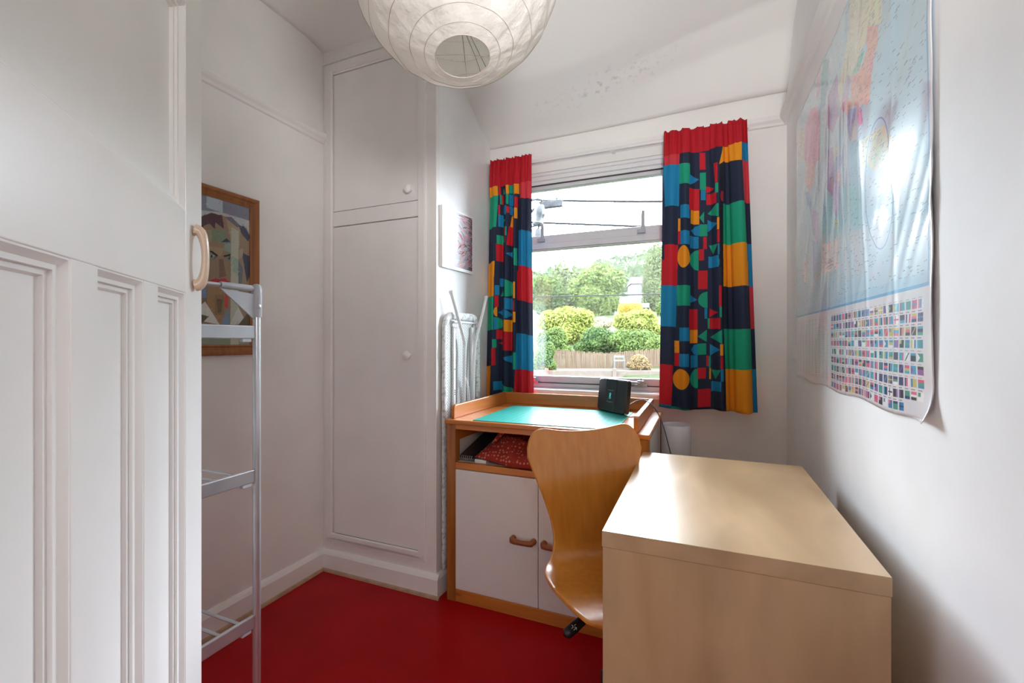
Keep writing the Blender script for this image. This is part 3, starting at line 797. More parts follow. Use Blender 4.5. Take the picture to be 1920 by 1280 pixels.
for a, b, z0, z1 in cells:
    MB().box((a, -0.032, z0), (b, -0.020, z1), DM).build('panel', GLOSS, door)
    q = lambda s_, n_, z_: DM @ Vector((s_, n_, z_))
    MB().moulding(q(a, -0.020, z0), ES, (0, 0, 1), EN, b-a, z1-z0, [(0, 0), (0, 0.0185), (0.0025, 0.0185), (0.010, 0.011), (0.016, 0.0105), (0.0165, 0.006), (0.023, 0.0055), (0.0255, 0.0)]).build('moulding', GLOSS, door, smooth=True, angle=25)
CREAM = plain('cream_plastic', (0.70, 0.53, 0.40), 0.3, var=0.03)
hb = MB()
hs, hz0, hz1 = 0.058, 1.312, 1.440
pts = []
for i in range(17):
    t = i/16; a = math.pi*t
    pts.append(DM @ Vector((hs, 0.004+0.018*math.sin(a)**0.75, (hz0+hz1)/2 - DO.z - math.cos(a)*0.058)))
def flat_tube(mb, pts, wv, ws, side):
    vs = []; fs = []; n = 10
    for i, p_ in enumerate(pts):
        t = (pts[min(i+1, len(pts)-1)] - pts[max(i-1, 0)]).normalized()
        b = t.cross(side).normalized()
        wd = wv[i] if isinstance(wv, list) else wv
        for k in range(n):
            a = 2*math.pi*k/n
            vs.append(p_ + side*math.cos(a)*ws[i] + b*math.sin(a)*wd)
    for i in range(len(pts)-1):
        for k in range(n): fs.append((i*n+k, i*n+(k+1) % n, (i+1)*n+(k+1) % n, (i+1)*n+k))
    fs += [tuple(range(n)), tuple((len(pts)-1)*n+k for k in range(n))]
    mb.add(vs, fs)
wv = [0.013-0.006*math.sin(math.pi*i/16) for i in range(17)]
ws = [0.014-0.004*math.sin(math.pi*i/16) for i in range(17)]
flat_tube(hb, pts, wv, ws, ES)
hb.build('pull_handle', CREAM, door, smooth=True, angle=60)['label'] = 'cream D-shaped pull handle'

# ------------------------------------------------------------------ framed collage portrait on the left wall
PF = thing('framed_portrait', (XL, 1.23, 1.142), 'wood framed collage portrait of a face hanging on left wall', 'picture')
a = canvas(360, 640, '827e70')
rnd = random.Random(5)
for c, q in parse(PORTRAIT_PRINT): fill(a, q, c)
for i in range(700):      # brushy paper grain
    x, y = rnd.random(), rnd.random()
    hx, hy = min(359, int(x*360)), min(639, int(y*640))
    k = a[hy, hx] * (0.8+0.4*rnd.random())
    stroke(a, (x, y), (x+0.04*rnd.uniform(-1, 1), y+0.03*rnd.uniform(-1, 1)), 0.004, np.clip(k, 0, 1), 0.6)
FW = wood('orange_brown_frame_wood', (0.22, 0.075, 0.018), (0.30, 0.105, 0.025), (0.36, 0.13, 0.03), 'Z', 0.35, 1.5)
MB().moulding((XL+0.003, 1.03, 1.142), (0, 1, 0), (0, 0, 1), (1, 0, 0), 0.40, 0.69, [(0, 0), (0, 0.016), (0.006, 0.022), (0.016, 0.022), (0.022, 0.016), (0.034, 0.013), (0.038, 0.017), (0.045, 0.014), (0.045, 0)]).build('frame', FW, PF)
g = MB(); g.grid(lambda u, v: (XL+0.012, 1.075+u*0.31, 1.787-v*0.60), 1, 1)
PM = print_mat('collage_print', a, 0.5, coat=0.6, coat_rough=0.04)
o = g.build('print', PM, PF, uv=True, fix=False)
so = o.modifiers.new('thick', 'SOLIDIFY'); so.thickness = 0.004; so.offset = 0

# ------------------------------------------------------------------ small abstract print on the alcove wall
a = canvas(560, 440, 'e0dce6')
g = np.linspace(0, 1, 560)[None, :, None]; hcol = np.array([0.08, 0.06, 0.09])
gv = np.linspace(0, 1, 440)[:, None, None]
mask = np.clip((g*1.25 - 0.55 + 0.35*np.abs(gv-0.45)), 0, 1)**1.2
a = (a*(1-mask) + hcol*mask).astype(np.float32)
rnd = random.Random(11)
for i in range(560):
    t = rnd.random()**0.8
    x = 0.03+t*0.97; y = rnd.random()
    ang = R(28)*(0.25-y)*-1.3 + R(18) + rnd.gauss(0, 0.28) if y < 0.55 else R(-25)+rnd.gauss(0, 0.3)
    ln = rnd.uniform(0.06, 0.22)
    if x < 0.45: col = rnd.choice(['e6d4e2', 'd6e6ee', 'eac8d4', 'f4f0f6', 'c8d0e0', 'e8b8c4']); al = 0.55
    else: col = rnd.choice(['e08078', 'd8707c', 'e8a090', '201820', '8cc0c4', 'c860a0', 'b0c8d0', '181418', 'e07060', 'd8a8b8']); al = 0.85
    stroke(a, (x, y), (x+ln*math.cos(ang), y+ln*1.2*math.sin(ang)), rnd.uniform(0.006, 0.014), col, al)
bd = canvas(600, 480, 'f4f4f4'); bd[14:454, 20:580] = a
def wall_x(y): return -1.15-0.075*(y-YC-0.012)/(YW-YC-0.012)
PO = thing('abstract_print', (wall_x(2.04)+0.012, 2.043, 1.72), 'unframed canvas print of pink and blue strands on alcove wall', 'picture')
c4 = [(1.852, 1.853), (2.24, 1.893), (2.24, 1.574), (1.852, 1.557)]
g = MB()
g.grid(lambda u, v: (wall_x(1.852+u*0.388)+0.016, 1.852+u*0.388, (1.853+0.04*u)*(1-v)+(1.557+0.017*u)*v), 1, 1)
o = g.build('print', print_mat('strand_print', bd, 0.45, bmp=0.05), PO, uv=True, fix=False)
b = MB()
b.add([(wall_x(y)+d_, y, z) for d_ in (0.001, 0.0155) for y, z in c4], [(0, 1, 2, 3), (4, 5, 6, 7), (0, 1, 5, 4), (1, 2, 6, 5), (2, 3, 7, 6), (3, 0, 4, 7)])
b.build('backing', UPVC, PO)

# ------------------------------------------------------------------ world map on the right wall
MAPC = {'cr': 'dcd8b8', 'cr2': 'd8ccc0', 'pk': 'd898bc', 'te': '6cb0c0', 'pi': 'e084ac', 'sa': 'e4a898', 'gr': '80c4a4', 'li': 'b49cd0', 'or': 'e4a8a0', 'bl': '7ca8dc', 'ma': 'dc78b4', 'pu': 'a898c8', 'wh': 'ecdcdc'}
MW, MH = 1257, 1113
a = canvas(MW, MH, 'b2d2e0')
rnd = random.Random(3)
for c, q in parse(MAP_LAND): fill(a, q, MAPC[c], 0.92)
land = (np.abs(a - np.array([0xb2, 0xd2, 0xe0], dtype=np.float32)/255).sum(2) > 0.06)
nb = np.random.RandomState(2)
for i in range(1500):     # countries: small patches of neighbouring tints on the land only
    x, y = nb.randint(0, MW-1), nb.randint(0, int(MH*0.76))
    if land[y, x]:
        k = a[y, x] + nb.uniform(-0.06, 0.06, 3); r_ = nb.uniform(0.006, 0.016)
        fill(a, [(x/MW+r_*0.7*math.cos(t), y/MH+r_*math.sin(t)*nb.uniform(0.6, 1.3)) for t in np.linspace(0, 6.28, 7)[:-1]], np.clip(k, 0, 1).tolist(), 0.8)
for i in range(5200):     # place names as fine dashes
    x, y = nb.rand(), nb.rand()*0.755
    xi, yi = min(MW-1, int(x*MW)), int(y*MH)
    if not land[yi, xi] and nb.rand() < 0.62: continue
    stroke(a, (x, y), (x+nb.uniform(0.003, 0.014), y-nb.uniform(-0.001, 0.002)), 0.0015, '46566c', 0.6)
# inset ovals
for cx, cy, rx, ry in ((0.80, 0.535, 0.060, 0.135), (0.135, 0.60, 0.030, 0.055)):
    o_ = [(cx+rx*math.cos(t), cy+ry*math.sin(t)) for t in np.linspace(0, 6.283, 40)]
    for q0, q1 in zip(o_, o_[1:]): stroke(a, q0, q1, 0.003, '5a90c0')
rect(a, 0, 0.764, 1, 0.770, '5fa4d0'); rect(a, 0.983, 0, 0.988, 0.77, '6aa8d4'); rect(a, 0.0, 0.745, 1, 0.764, '9cc4de', 0.5)
rect(a, 0.990, 0, 1, 0.77, 'e4e4e6')
# lower sheet: index on the left, flags on the right
rect(a, 0, 0.770, 1, 1, 'e4e0e4')
for c_ in range(10):
    for r_ in range(46):
        rect(a, 0.018+c_*0.042, 0.785+r_*0.0042, 0.018+c_*0.042+rnd.uniform(0.016, 0.032), 0.7865+r_*0.0042, 'a8a4b0', 0.7)
FLG = ['d84c78', '2a86b4', '24306c', 'f0eef0', '3c9a84', '20242c', 'c8bc70', '3aa0c4', 'e06a8c', '8a5aa0']
def flag(x, y, w_, h_):
    t = rnd.random(); c_ = [rnd.choice(FLG) for _ in range(3)]
    rect(a, x, y, x+w_, y+h_, c_[0])
    if t < 0.3:
        for i in range(3): rect(a, x, y+h_*i/3, x+w_, y+h_*(i+1)/3, c_[i])
    elif t < 0.55:
        for i in range(3): rect(a, x+w_*i/3, y, x+w_*(i+1)/3, y+h_, c_[i])
    elif t < 0.68:
        rect(a, x+w_*0.28, y, x+w_*0.42, y+h_, c_[1]); rect(a, x, y+h_*0.4, x+w_, y+h_*0.6, c_[1])
    elif t < 0.80:
        rect(a, x, y, x+w_*0.45, y+h_*0.5, c_[1])
    elif t < 0.9:
        fill(a, [(x, y), (x+w_*0.5, y+h_/2), (x, y+h_)], c_[1])
    else:
        fill(a, [(x, y+h_), (x+w_*0.2, y+h_), (x+w_, y), (x+w_*0.8, y)], c_[1])
for r_ in range(9):
    y = 0.790+r_*0.0232
    for c_ in range(22):
        x = 0.452+c_*0.0238
        if x > 0.965 or (r_ == 8 and c_ > 18): continue
        flag(x, y, 0.0185, 0.0150)
        rect(a, x, y-0.0042, x+0.013, y-0.0028, '6a6a74', 0.8)
# title panel
rect(a, 0.348, 0.600, 0.352, 0.655, 'c8c0c4')
text(a, 'THE WORLD', 0.385, 0.622, 0.012, '5a4a54'); rect(a, 0.40, 0.641, 0.47, 0.643, '80707a'); rect(a, 0.42, 0.648, 0.455, 0.6495, '80707a')
MAPM = print_mat('laminated_map_print', a, 0.35, coat=1.0, coat_rough=0.06)
nbm = np.random.RandomState(8)
waves = [(nbm.uniform(4, 14), nbm.uniform(3, 12), nbm.uniform(0, 6.28), nbm.uniform(0.0002, 0.0008)) for _ in range(16)]
creases = [(nbm.uniform(0.0, 1.0), nbm.uniform(0, 0.9), nbm.uniform(-1.6, 0.2), nbm.uniform(0.0005, 0.0016)) for _ in range(34)]
def mapxyz(u, v):
    y = 2.297-u*1.257; z = 2.16-v*1.113
    d = 0.0018
    amp = 0.35+0.75*u**2
    for kx, kz, ph, am in waves: d += am*amp*math.sin(kx*u*3.1+kz*v*2.3+ph)
    for cu, cv, sl_, am in creases:
        dist = (u-cu)-(v-cv)*sl_*0.45
        d += am*amp*math.exp(-(dist/0.011)**2)*math.exp(-((v-cv)/0.22)**2)
    d += 0.017*math.exp(-((u-0.70)/0.15)**2)*math.exp(-((v-0.36)/0.26)**2)      # the sheet buckles away from the wall
    for k in (0.42, 0.58, 0.72, 0.86): d += 0.0011*math.exp(-((u-k)/0.006)**2)
    d += 0.003*max(0, (u-0.95)/0.05)**2*(0.5+0.3*math.sin(v*15+2*math.sin(v*5.3))+0.2*math.sin(v*41+1))
    d += 0.020*max(0, (u-0.9)/0.1)**2*max(0, (v-0.93)/0.07)**2
    z += 0.004*math.sin(u*21)*max(0, (v-0.9)/0.1)
    return (XR-0.002-max(0.0004, d), y, z)
g = MB(); g.grid(mapxyz, 170, 150)
o = g.build('world_map', MAPM, None, smooth=True, angle=180, uv=True, fix=False)
so = o.modifiers.new('thick', 'SOLIDIFY'); so.thickness = 0.0006; so.offset = 0
tag(o, 'large glossy world map with rows of flags on the right wall', 'map')

# ------------------------------------------------------------------ curtains
CC = {'R': 'c61024', 'C': 'cc3440', 'N': '1c2640', 'K': '10141f', 'T': '0c9c78', 'B': '0c80b0', 'O': 'e8920c', 'P': '9c2030'}
def curtain_print(txt, head_l, head_r):
    a = canvas(620, 1500, CC['N'])
    for c, q in parse(txt): fill(a, q, CC[c])
    fill(a, [(-0.1, -0.1), (1.1, -0.1), (1.1, head_r), (0.5, (head_l+head_r)/2+0.004), (-0.1, head_l)], 'ba0820')
    return a
def curtain(name, xl, xr, zt, zb, Y, folds, amp, txt, hl_, hr_, label, seed, flare):
    rn = np.random.RandomState(seed)
    ph = rn.uniform(0, 6.28, 4)
    def fn(u, v):
        x = xl(v)+(xr(v)-xl(v))*u
        z = zt-(zt-zb)*v
        d = 0
        for c_, w_, a_ in folds: d += a_*math.exp(-((u-c_)/w_)**2)
        pleat = math.sin(u*2*math.pi*13+1.2*math.sin(u*9+ph[0]))
        pv = max(0, 1-v/0.16)
        y = Y - amp*d*min(1, 0.25+v*2.2) - 0.007*pleat*pv - 0.004*math.sin(u*2*math.pi*5+ph[1])*(1-pv)
        if v < 0.025: y -= 0.003*math.sin(u*2*math.pi*19+ph[2])*(1-v/0.025); z += 0.0035*math.sin(u*2*math.pi*7.3+1.8*math.sin(u*9+ph[0])+1)*(1-v/0.025)
        x += 0.006*math.cos(u*2*math.pi*13+1.2*math.sin(u*9+ph[0]))*pv*4*u*(1-u)
        z -= 0.004*math.sin(u*11+ph[3])*v
        y = min(y, 2.488)
        return (x, y, z)
    m_ = print_mat(name+'_print', curtain_print(txt, hl_, hr_), 0.8, translucent=0.05, bmp=0.15, bscale=900)
    th = thing(name, (0.5*(xl(0)+xr(0)), Y, zt), label, 'curtain', 'geometric print curtains at the window')
    g = MB(); g.grid(fn, 150, 90)
    o = g.build('curtain_panel', m_, th, smooth=True, angle=180, uv=True, fix=False)
    so = o.modifiers.new('thick', 'SOLIDIFY'); so.thickness = 0.0016; so.offset = 0
    return th
lin = lambda p, q: (lambda v: p+(q-p)*v)
def lxl(v): return -1.178+(-1.210+1.178)*v - 0.012*math.sin(min(1, v*6)*math.pi)*0.4
curtain('curtain', lxl, lin(-0.915, -0.899), 2.295, 0.87, 2.474,
        [(0.17, 0.075, 1), (0.43, 0.06, 0.9), (0.62, 0.05, 0.8), (0.80, 0.055, 1.0), (0.94, 0.05, 0.9), (0.31, 0.035, -0.8), (0.53, 0.03, -0.9), (0.71, 0.035, -0.8)], 0.034,
        LEFT_CURTAIN_PRINT, 0.112, 0.110, 'narrower left geometric curtain in red, navy, green and orange behind the pine cabinet', 1, 0)
curtain('curtain', lin(-0.178, -0.202), lin(0.207, 0.254), 2.29, 0.855, 2.478,
        [(0.10, 0.08, 0.8), (0.27, 0.06, 1), (0.53, 0.06, -0.8), (0.65, 0.06, 1.0), (0.76, 0.022, -1.6), (0.88, 0.09, 1.1), (0.40, 0.05, -0.5), (0.97, 0.03, -0.8)], 0.044,
        RIGHT_CURTAIN_PRINT, 0.088, 0.078, 'wider right geometric curtain with a yellow circle hanging clear of the cabinet', 4, 0)
tr = thing('curtain_track', (-0.46, 2.53, 2.275), 'thin white curtain track above the window', 'curtain track')
MB().box((-1.19, 2.522, 2.262), (0.22, 2.532, 2.274)).build('rail', UPVC, tr)
for x in (-1.12, -0.46, 0.14): MB().box((x, 2.53, 2.258), (x+0.015, YW, 2.278)).build('bracket', UPVC, tr)

# ------------------------------------------------------------------ pine changing-table cabinet
P1, P2, P3 = (0.43, 0.125, 0.020), (0.54, 0.180, 0.032), (0.63, 0.240, 0.052)
PINEX = wood('orange_pine_along_x', P1, P2, P3, 'X', 0.32, 1.0, (0.10, 0.03, 0.01), 0.3)
PINEY = wood('orange_pine_along_y', P1, P2, P3, 'Y', 0.32, 1.0, (0.10, 0.03, 0.01), 0.3)
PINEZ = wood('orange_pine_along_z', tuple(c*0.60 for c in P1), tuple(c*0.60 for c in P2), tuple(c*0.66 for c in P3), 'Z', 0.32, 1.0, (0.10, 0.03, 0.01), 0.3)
LAM = plain('white_laminate', (0.76, 0.735, 0.72), 0.35, var=0.01)
CX0, CX1, CY0, CY1 = -1.097, -0.180, 1.815, 2.44
cab = thing('pine_cabinet', (-0.64, 2.12, 0), 'orange pine cabinet with raised top guard and two white doors', 'cabinet')
box('top', (CX0, CY0-0.012, 0.819), (CX1, CY1, 0.84), PINEX, cab, 0.006, seg=3)
box('top_rail', (CX0+0.046, CY0+0.004, 0.795), (CX1-0.046, CY0+0.03, 0.819), PINEX, cab)
for x in (CX0+0.006, CX1-0.052):
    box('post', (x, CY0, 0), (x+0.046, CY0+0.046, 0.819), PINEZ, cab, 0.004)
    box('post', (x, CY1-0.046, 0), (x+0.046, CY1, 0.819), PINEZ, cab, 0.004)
box('side_panel', (CX0+0.018, CY0+0.046, 0.06), (CX0+0.034, CY1-0.046, 0.819), LAM, cab)
box('side_panel', (CX1-0.022, CY0+0.046, 0.06), (CX1-0.010, CY1-0.046, 0.819), LAM, cab)
box('back_panel', (CX0+0.04, CY1-0.03, 0.06), (CX1-0.04, CY1-0.02, 0.80), LAM, cab)
box('side_rail', (CX0+0.018, CY0+0.046, 0.735), (CX0+0.040, CY1-0.046, 0.819), PINEY, cab)
box('shelf', (CX0+0.036, CY0+0.030, 0.628), (CX1-0.030, CY1-0.03, 0.643), LAM, cab)
box('shelf_edge', (CX0+0.05, CY0+0.004, 0.613), (CX1-0.05, CY0+0.030, 0.643), PINEX, cab, 0.003)
box('plinth', (CX0+0.05, CY0+0.004, 0.0), (CX1-0.05, CY0+0.028, 0.058), PINEX, cab, 0.003)
# guard boards with softened front ends
def guard(name, x, th_):
    pr = [(CY0+0.012, 0.84), (CY0+0.012, 0.885), (CY0+0.016, 0.897), (CY0+0.026, 0.904), (CY1, 0.904), (CY1, 0.84)]
    return MB().prism([(x, y, z) for y, z in pr], (th_, 0, 0)).build(name, PINEY, cab, bevel=0.003)
guard('guard_board', CX0+0.022, 0.018); guard('guard_board', CX1-0.066, 0.020)
box('guard_board', (CX0+0.040, CY1-0.018, 0.84), (CX1-0.066, CY1, 0.904), PINEX, cab, 0.003)
HW = plain('teak_handle', (0.27, 0.075, 0.02), 0.35, var=0.15, scale=40)
for i, (x0, x1, hx0, hx1) in enumerate(((-1.0445, -0.6425, -0.764, -0.650), (-0.6395, -0.2305, -0.622, -0.508))):
    dr = box('door', (x0, CY0+0.002, 0.0605), (x1, CY0+0.020, 0.6105), LAM, cab, 0.0015)
    hz = 0.345
    b = MB()
    b.tube([(hx0+0.010, CY0+0.004, hz), (hx0+0.009, CY0-0.014, hz), (hx0+0.013, CY0-0.023, hz-0.003), (hx0+0.026, CY0-0.026, hz-0.004), (0.5*(hx0+hx1), CY0-0.027, hz-0.005), (hx1-0.026, CY0-0.026, hz-0.004), (hx1-0.013, CY0-0.023, hz-0.003), (hx1-0.009, CY0-0.014, hz), (hx1-0.010, CY0+0.004, hz)], [0.0125, 0.0125, 0.013, 0.0115, 0.0105, 0.0115, 0.013, 0.0125, 0.0125], 10)
    b.build('handle', HW, dr, smooth=True, angle=70)

# cutting mat
m, N, L, p = base('green_cutting_mat', (0.03, 0.33, 0.29), 0.42, spec=0.08)
tc = N.new('ShaderNodeTexCoord'); sp = N.new('ShaderNodeSeparateXYZ'); L.new(tc.outputs['UV'], sp.inputs[0])
def gridline(sock, n, hw, off=0.0):
    a = N.new('ShaderNodeMath'); a.operation = 'MULTIPLY'; L.new(sock, a.inputs[0]); a.inputs[1].default_value = n
    b = N.new('ShaderNodeMath'); b.operation = 'PINGPONG'; L.new(a.outputs[0], b.inputs[0]); b.inputs[1].default_value = 0.5
    c = N.new('ShaderNodeMath'); c.operation = 'LESS_THAN'; L.new(b.outputs[0], c.inputs[0]); c.inputs[1].default_value = hw
    return c.outputs[0]
g1 = gridline(sp.outputs['X'], 24, 0.022); g2 = gridline(sp.outputs['Y'], 18, 0.022)
g3 = gridline(sp.outputs['X'], 4, 0.006); g4 = gridline(sp.outputs['Y'], 3, 0.006)
def mxm(a_, b_):
    q = N.new('ShaderNodeMath'); q.operation = 'MAXIMUM'; L.new(a_, q.inputs[0]); L.new(b_, q.inputs[1]); return q.outputs[0]
gg_ = mxm(mxm(g1, g2), mxm(g3, g4))
q = N.new('ShaderNodeMath'); q.operation = 'MULTIPLY'; L.new(gg_, q.inputs[0]); q.inputs[1].default_value = 0.45
mx = N.new('ShaderNodeMix'); mx.data_type = 'RGBA'; mx.inputs['A'].default_value = (0.022, 0.30, 0.26, 1); mx.inputs['B'].default_value = (0.35, 0.62, 0.55, 1)
L.new(q.outputs[0], mx.inputs['Factor']); L.new(mx.outputs['Result'], p.inputs['Base Color'])
mc = [Vector(c) for c in ((-0.957, 1.822, 0.8402), (-0.320, 1.842, 0.8402), (-0.318, 2.335, 0.8402), (-0.966, 2.328, 0.8402))]
b = MB()
b.add(mc + [c + Vector((0, 0, 0.003)) for c in mc], [(3, 2, 1, 0), (4, 5, 6, 7), (0, 1, 5, 4), (1, 2, 6, 5), (2, 3, 7, 6), (3, 0, 4, 7)], [(0, 0), (1, 0), (1, 1), (0, 1)]*2)
tag(b.build('cutting_mat', m, None, uv=True), 'green self-healing cutting mat with grid lines on the pine cabinet', 'mat')

# router standing on the mat
ra, rb = Vector((-0.505, 2.348, 0.8445)), Vector((-0.338, 2.200, 0.8445))
rx = (rb-ra); RWd = rx.length; rx.normalize(); rn_ = Vector((rx.y, -rx.x, 0)); rn_ = rn_ if rn_.y < 0 else -rn_
rt = thing('router', tuple((ra+rb)/2), 'black upright internet router with a teal emblem on the cutting mat', 'router')
RM = Matrix(((rx.x, -rn_.x, 0, ra.x), (rx.y, -rn_.y, 0, ra.y), (0, 0, 1, ra.z), (0, 0, 0, 1)))    # local u, depth (away), z
lean = 0.018
def rpt(u, n_, z): return RM @ Vector((u, n_+lean*z/0.165, z))
def rbody(inset, n0, n1):
    out = []
    H_ = 0.165; r_ = 0.016
    for cx, cz, a0 in ((RWd-inset-r_, inset+r_, -90), (RWd-inset-r_, H_-inset-r_, 0), (inset+r_, H_-inset-r_, 90), (inset+r_, inset+r_, 180)):
        for k in range(6):
            t = R(a0+k*18); u_ = cx+r_*math.cos(t); z_ = cz+r_*math.sin(t)
            # edges bow outwards slightly, like the rounded casing
            z_ += 0.006*math.sin(math.pi*u_/RWd)*(1 if z_ > H_/2 else -0.0)
            out.append((u_, z_))
    return out
RB = plain('charcoal_casing', (0.022, 0.026, 0.030), 0.32, var=0.1)
b = MB(); loops = []
for ins, n_ in ((0.006, 0.0), (0.0, 0.006), (0.0, 0.026), (0.006, 0.032)):
    loops.append([rpt(u_, n_, z_) for u_, z_ in rbody(ins, 0, 0)])
n = len(loops[0]); vs = sum(loops, []); fs = [tuple(range(n)), tuple(range(3*n, 4*n))]
for i in range(3):
    for k in range(n): fs.append((i*n+k, i*n+(k+1) % n, (i+1)*n+(k+1) % n, (i+1)*n+k))
b.add(vs, fs).build('casing', RB, rt, smooth=True, angle=35)
RP = plain('satin_charcoal_band', (0.035, 0.042, 0.047), 0.25, var=0.05)
b = MB(); c8 = [rpt(u_, n_, z_) for n_ in (-0.0022, 0.001) for u_, z_ in ((RWd*0.29, 0.005), (RWd*0.66, 0.005), (RWd*0.66, 0.166), (RWd*0.29, 0.166))]
b.add(c8, [(0, 1, 2, 3), (7, 6, 5, 4), (0, 1, 5, 4), (1, 2, 6, 5), (2, 3, 7, 6), (3, 0, 4, 7)]).build('front_band', RP, rt, bevel=0.001)
TEAL, tN, tL, tP = base('teal_indicator', (0.05, 0.55, 0.50), 0.4)
tP.inputs['Emission Color'].default_value = (0.08, 0.8, 0.72, 1); tP.inputs['Emission Strength'].default_value = 0.35
LINE = plain('pale_blue_line', (0.30, 0.45, 0.50), 0.3)
uc = RWd*0.475
for z_ in (0.112, 0.054):
    b = MB(); pts = [rpt(uc+t*0.026, -0.003, z_-0.002*(1-t*t)) for t in (-1, -0.5, 0, 0.5, 1)]
    b.tube(pts, [0.0004, 0.0008, 0.0010, 0.0008, 0.0004], 6).build('light_line', LINE, rt)
# emblem: a slim rounded double-bowl figure
b = MB()
eight = []
for i in range(28):
    t = 2*math.pi*i/28
    eight.append(rpt(uc+0.0052*math.sin(2*t)*(1.0), -0.0032, 0.083+0.0135*math.cos(t)))
b.tube(eight, 0.0014, 6, closed=True)
b.tube([rpt(uc-0.0052, -0.0032, 0.096), rpt(uc-0.004, -0.0032, 0.083), rpt(uc-0.0052, -0.0032, 0.070)], 0.0011, 6)
b.build('emblem', TEAL, rt, smooth=True)
# cable from the router over the guard and down behind the desk
CB = plain('dark_cable_plastic', (0.05, 0.05, 0.055), 0.4)
cab_pts = [(-0.345, 2.262, 0.875), (-0.325, 2.255, 0.888), (-0.290, 2.24, 0.912), (-0.255, 2.22, 0.9225), (-0.235, 2.20, 0.920), (-0.205, 2.16, 0.905), (-0.172, 2.11, 0.868), (-0.150, 2.06, 0.83), (-0.125, 1.99, 0.765), (-0.105, 1.93, 0.70), (-0.10, 1.90, 0.55), (-0.09, 1.90, 0.30), (-0.06, 1.90, 0.02)]
def smooth_path(pts, k=4):
    P = [Vector(p) for p in pts]; out = []
    for i in range(len(P)-1):
        p0, p1, p2, p3 = P[max(i-1, 0)], P[i], P[i+1], P[min(i+2, len(P)-1)]
        for j in range(k):
            t = j/k
            out.append(0.5*((2*p1)+(p2-p0)*t+(2*p0-5*p1+4*p2-p3)*t*t+(3*p1-p0-3*p2+p3)*t**3))
    return out+[P[-1]]
tag(MB().tube(smooth_path(cab_pts), 0.0024, 8).build('router_cable', CB, None, smooth=True), 'thin dark cable curving from router over the guard board', 'cable')
WC = plain('white_cable_plastic', (0.65, 0.63, 0.60), 0.4)
tag(MB().tube(smooth_path([(-0.352, 2.235, 0.852), (-0.335, 2.205, 0.850), (-0.315, 2.185, 0.8435), (-0.295, 2.195, 0.8435), (-0.285, 2.225, 0.8435)]), 0.0028, 8).build('plug_lead', WC, None, smooth=True), 'short white lead beside the router base', 'cable')

# things on the open shelf
m, N, L, p = base('red_dotted_cloth', (0.28, 0.02, 0.012), 0.85)
tc = N.new('ShaderNodeTexCoord'); vo = N.new('ShaderNodeTexVoronoi'); vo.inputs['Scale'].default_value = 62; vo.inputs['Randomness'].default_value = 0.5
L.new(tc.outputs['Object'], vo.inputs['Vector'])
rp = N.new('ShaderNodeValToRGB'); rp.color_ramp.elements[0].position = 0.24; rp.color_ramp.elements[0].color = (0.55, 0.20, 0.13, 1); rp.color_ramp.elements[1].position = 0.36; rp.color_ramp.elements[1].color = (0.30, 0.018, 0.010, 1)
L.new(vo.outputs['Distance'], rp.inputs[0]); L.new(rp.outputs[0], p.inputs['Base Color'])
REDC = m
bag = thing('cloth_bag', (-0.78, 2.0, 0.65), 'red spotted cloth bag lying on the cabinet shelf', 'bag')
def bagf(u, v):
    # slumped soft bag: a puffed cushion whose front lip hangs just over the shelf edge
    x = -0.962+u*0.44+0.010*math.sin(v*5); y = 1.818+v*0.36+0.030*max(0, 1-u*2.4)
    e = min(u, 1-u)*2
    puff = min(1, e*2.4)**0.5*min(1, v*3.2)**0.55*min(1, (1-v)*3)**0.5
    base_ = 0.6455+0.020*max(0, 1-u*2.2)
    crease = 0.007*math.sin(u*17+v*8)+0.006*math.sin(v*16-u*9)+0.004*math.sin(u*31+v*21)
    return (x, y, base_+0.004+puff*(0.088+crease))
b = MB(); b.grid(bagf, 36, 28)
o = b.build('cloth', REDC, bag, smooth=True, angle=180, fix=False)
so = o.modifiers.new('thick', 'SOLIDIFY'); so.thickness = 0.004; so.offset = 0
MB().tube(smooth_path([(-0.905, 1.93, 0.715), (-0.885, 1.94, 0.748), (-0.862, 1.955, 0.771), (-0.850, 1.975, 0.768), (-0.845, 2.01, 0.735)]), 0.010, 8).build('handle_strap', REDC, bag, smooth=True)
PAP = plain('white_paper', (0.70, 0.68, 0.67), 0.7, var=0.03)
b = MB(); b.grid(lambda u, v: (-0.925+u*0.34, 2.185+v*0.20, 0.715+0.066*math.sin(min(1, v*1.3)*1.5)+0.01*math.sin(u*5)+u*0.012), 12, 12)
o = b.build('paper_sheet', PAP, None, smooth=True, fix=False)
so = o.modifiers.new('thick', 'SOLIDIFY'); so.thickness = 0.0008
tag(o, 'curled white paper sheets behind the red cloth bag', 'paper')
tag(box('flat_box', (-0.958, 1.840, 0.6435), (-0.90, 2.05, 0.660), PAP, None, 0.002), 'flat white box under the red cloth bag', 'box')
nbk = thing('spiral_notebook', (-1.01, 1.98, 0.644), 'dark spiral bound notebook leaning at the left end of shelf', 'notebook')
NB_ = Matrix.Translation((-1.042, 1.838, 0.660)) @ Matrix.Rotation(R(13), 4, 'X')
BK = plain('dark_notebook_cover', (0.02, 0.02, 0.022), 0.5)
MB().box((0.0, 0.012, -0.006), (0.074, 0.28, 0.006), NB_).build('cover', BK, nbk, bevel=0.001)
b = MB()
for i in range(7):
    x_ = 0.005+i*0.0106
    b.tube([NB_ @ Vector((x_, 0.012+0.008*math.cos(t)-0.004, 0.010*math.sin(t))) for t in np.linspace(0.5, 5.8, 9)], 0.0013, 5)
b.build('wire_spiral', SILVER, nbk, smooth=True)
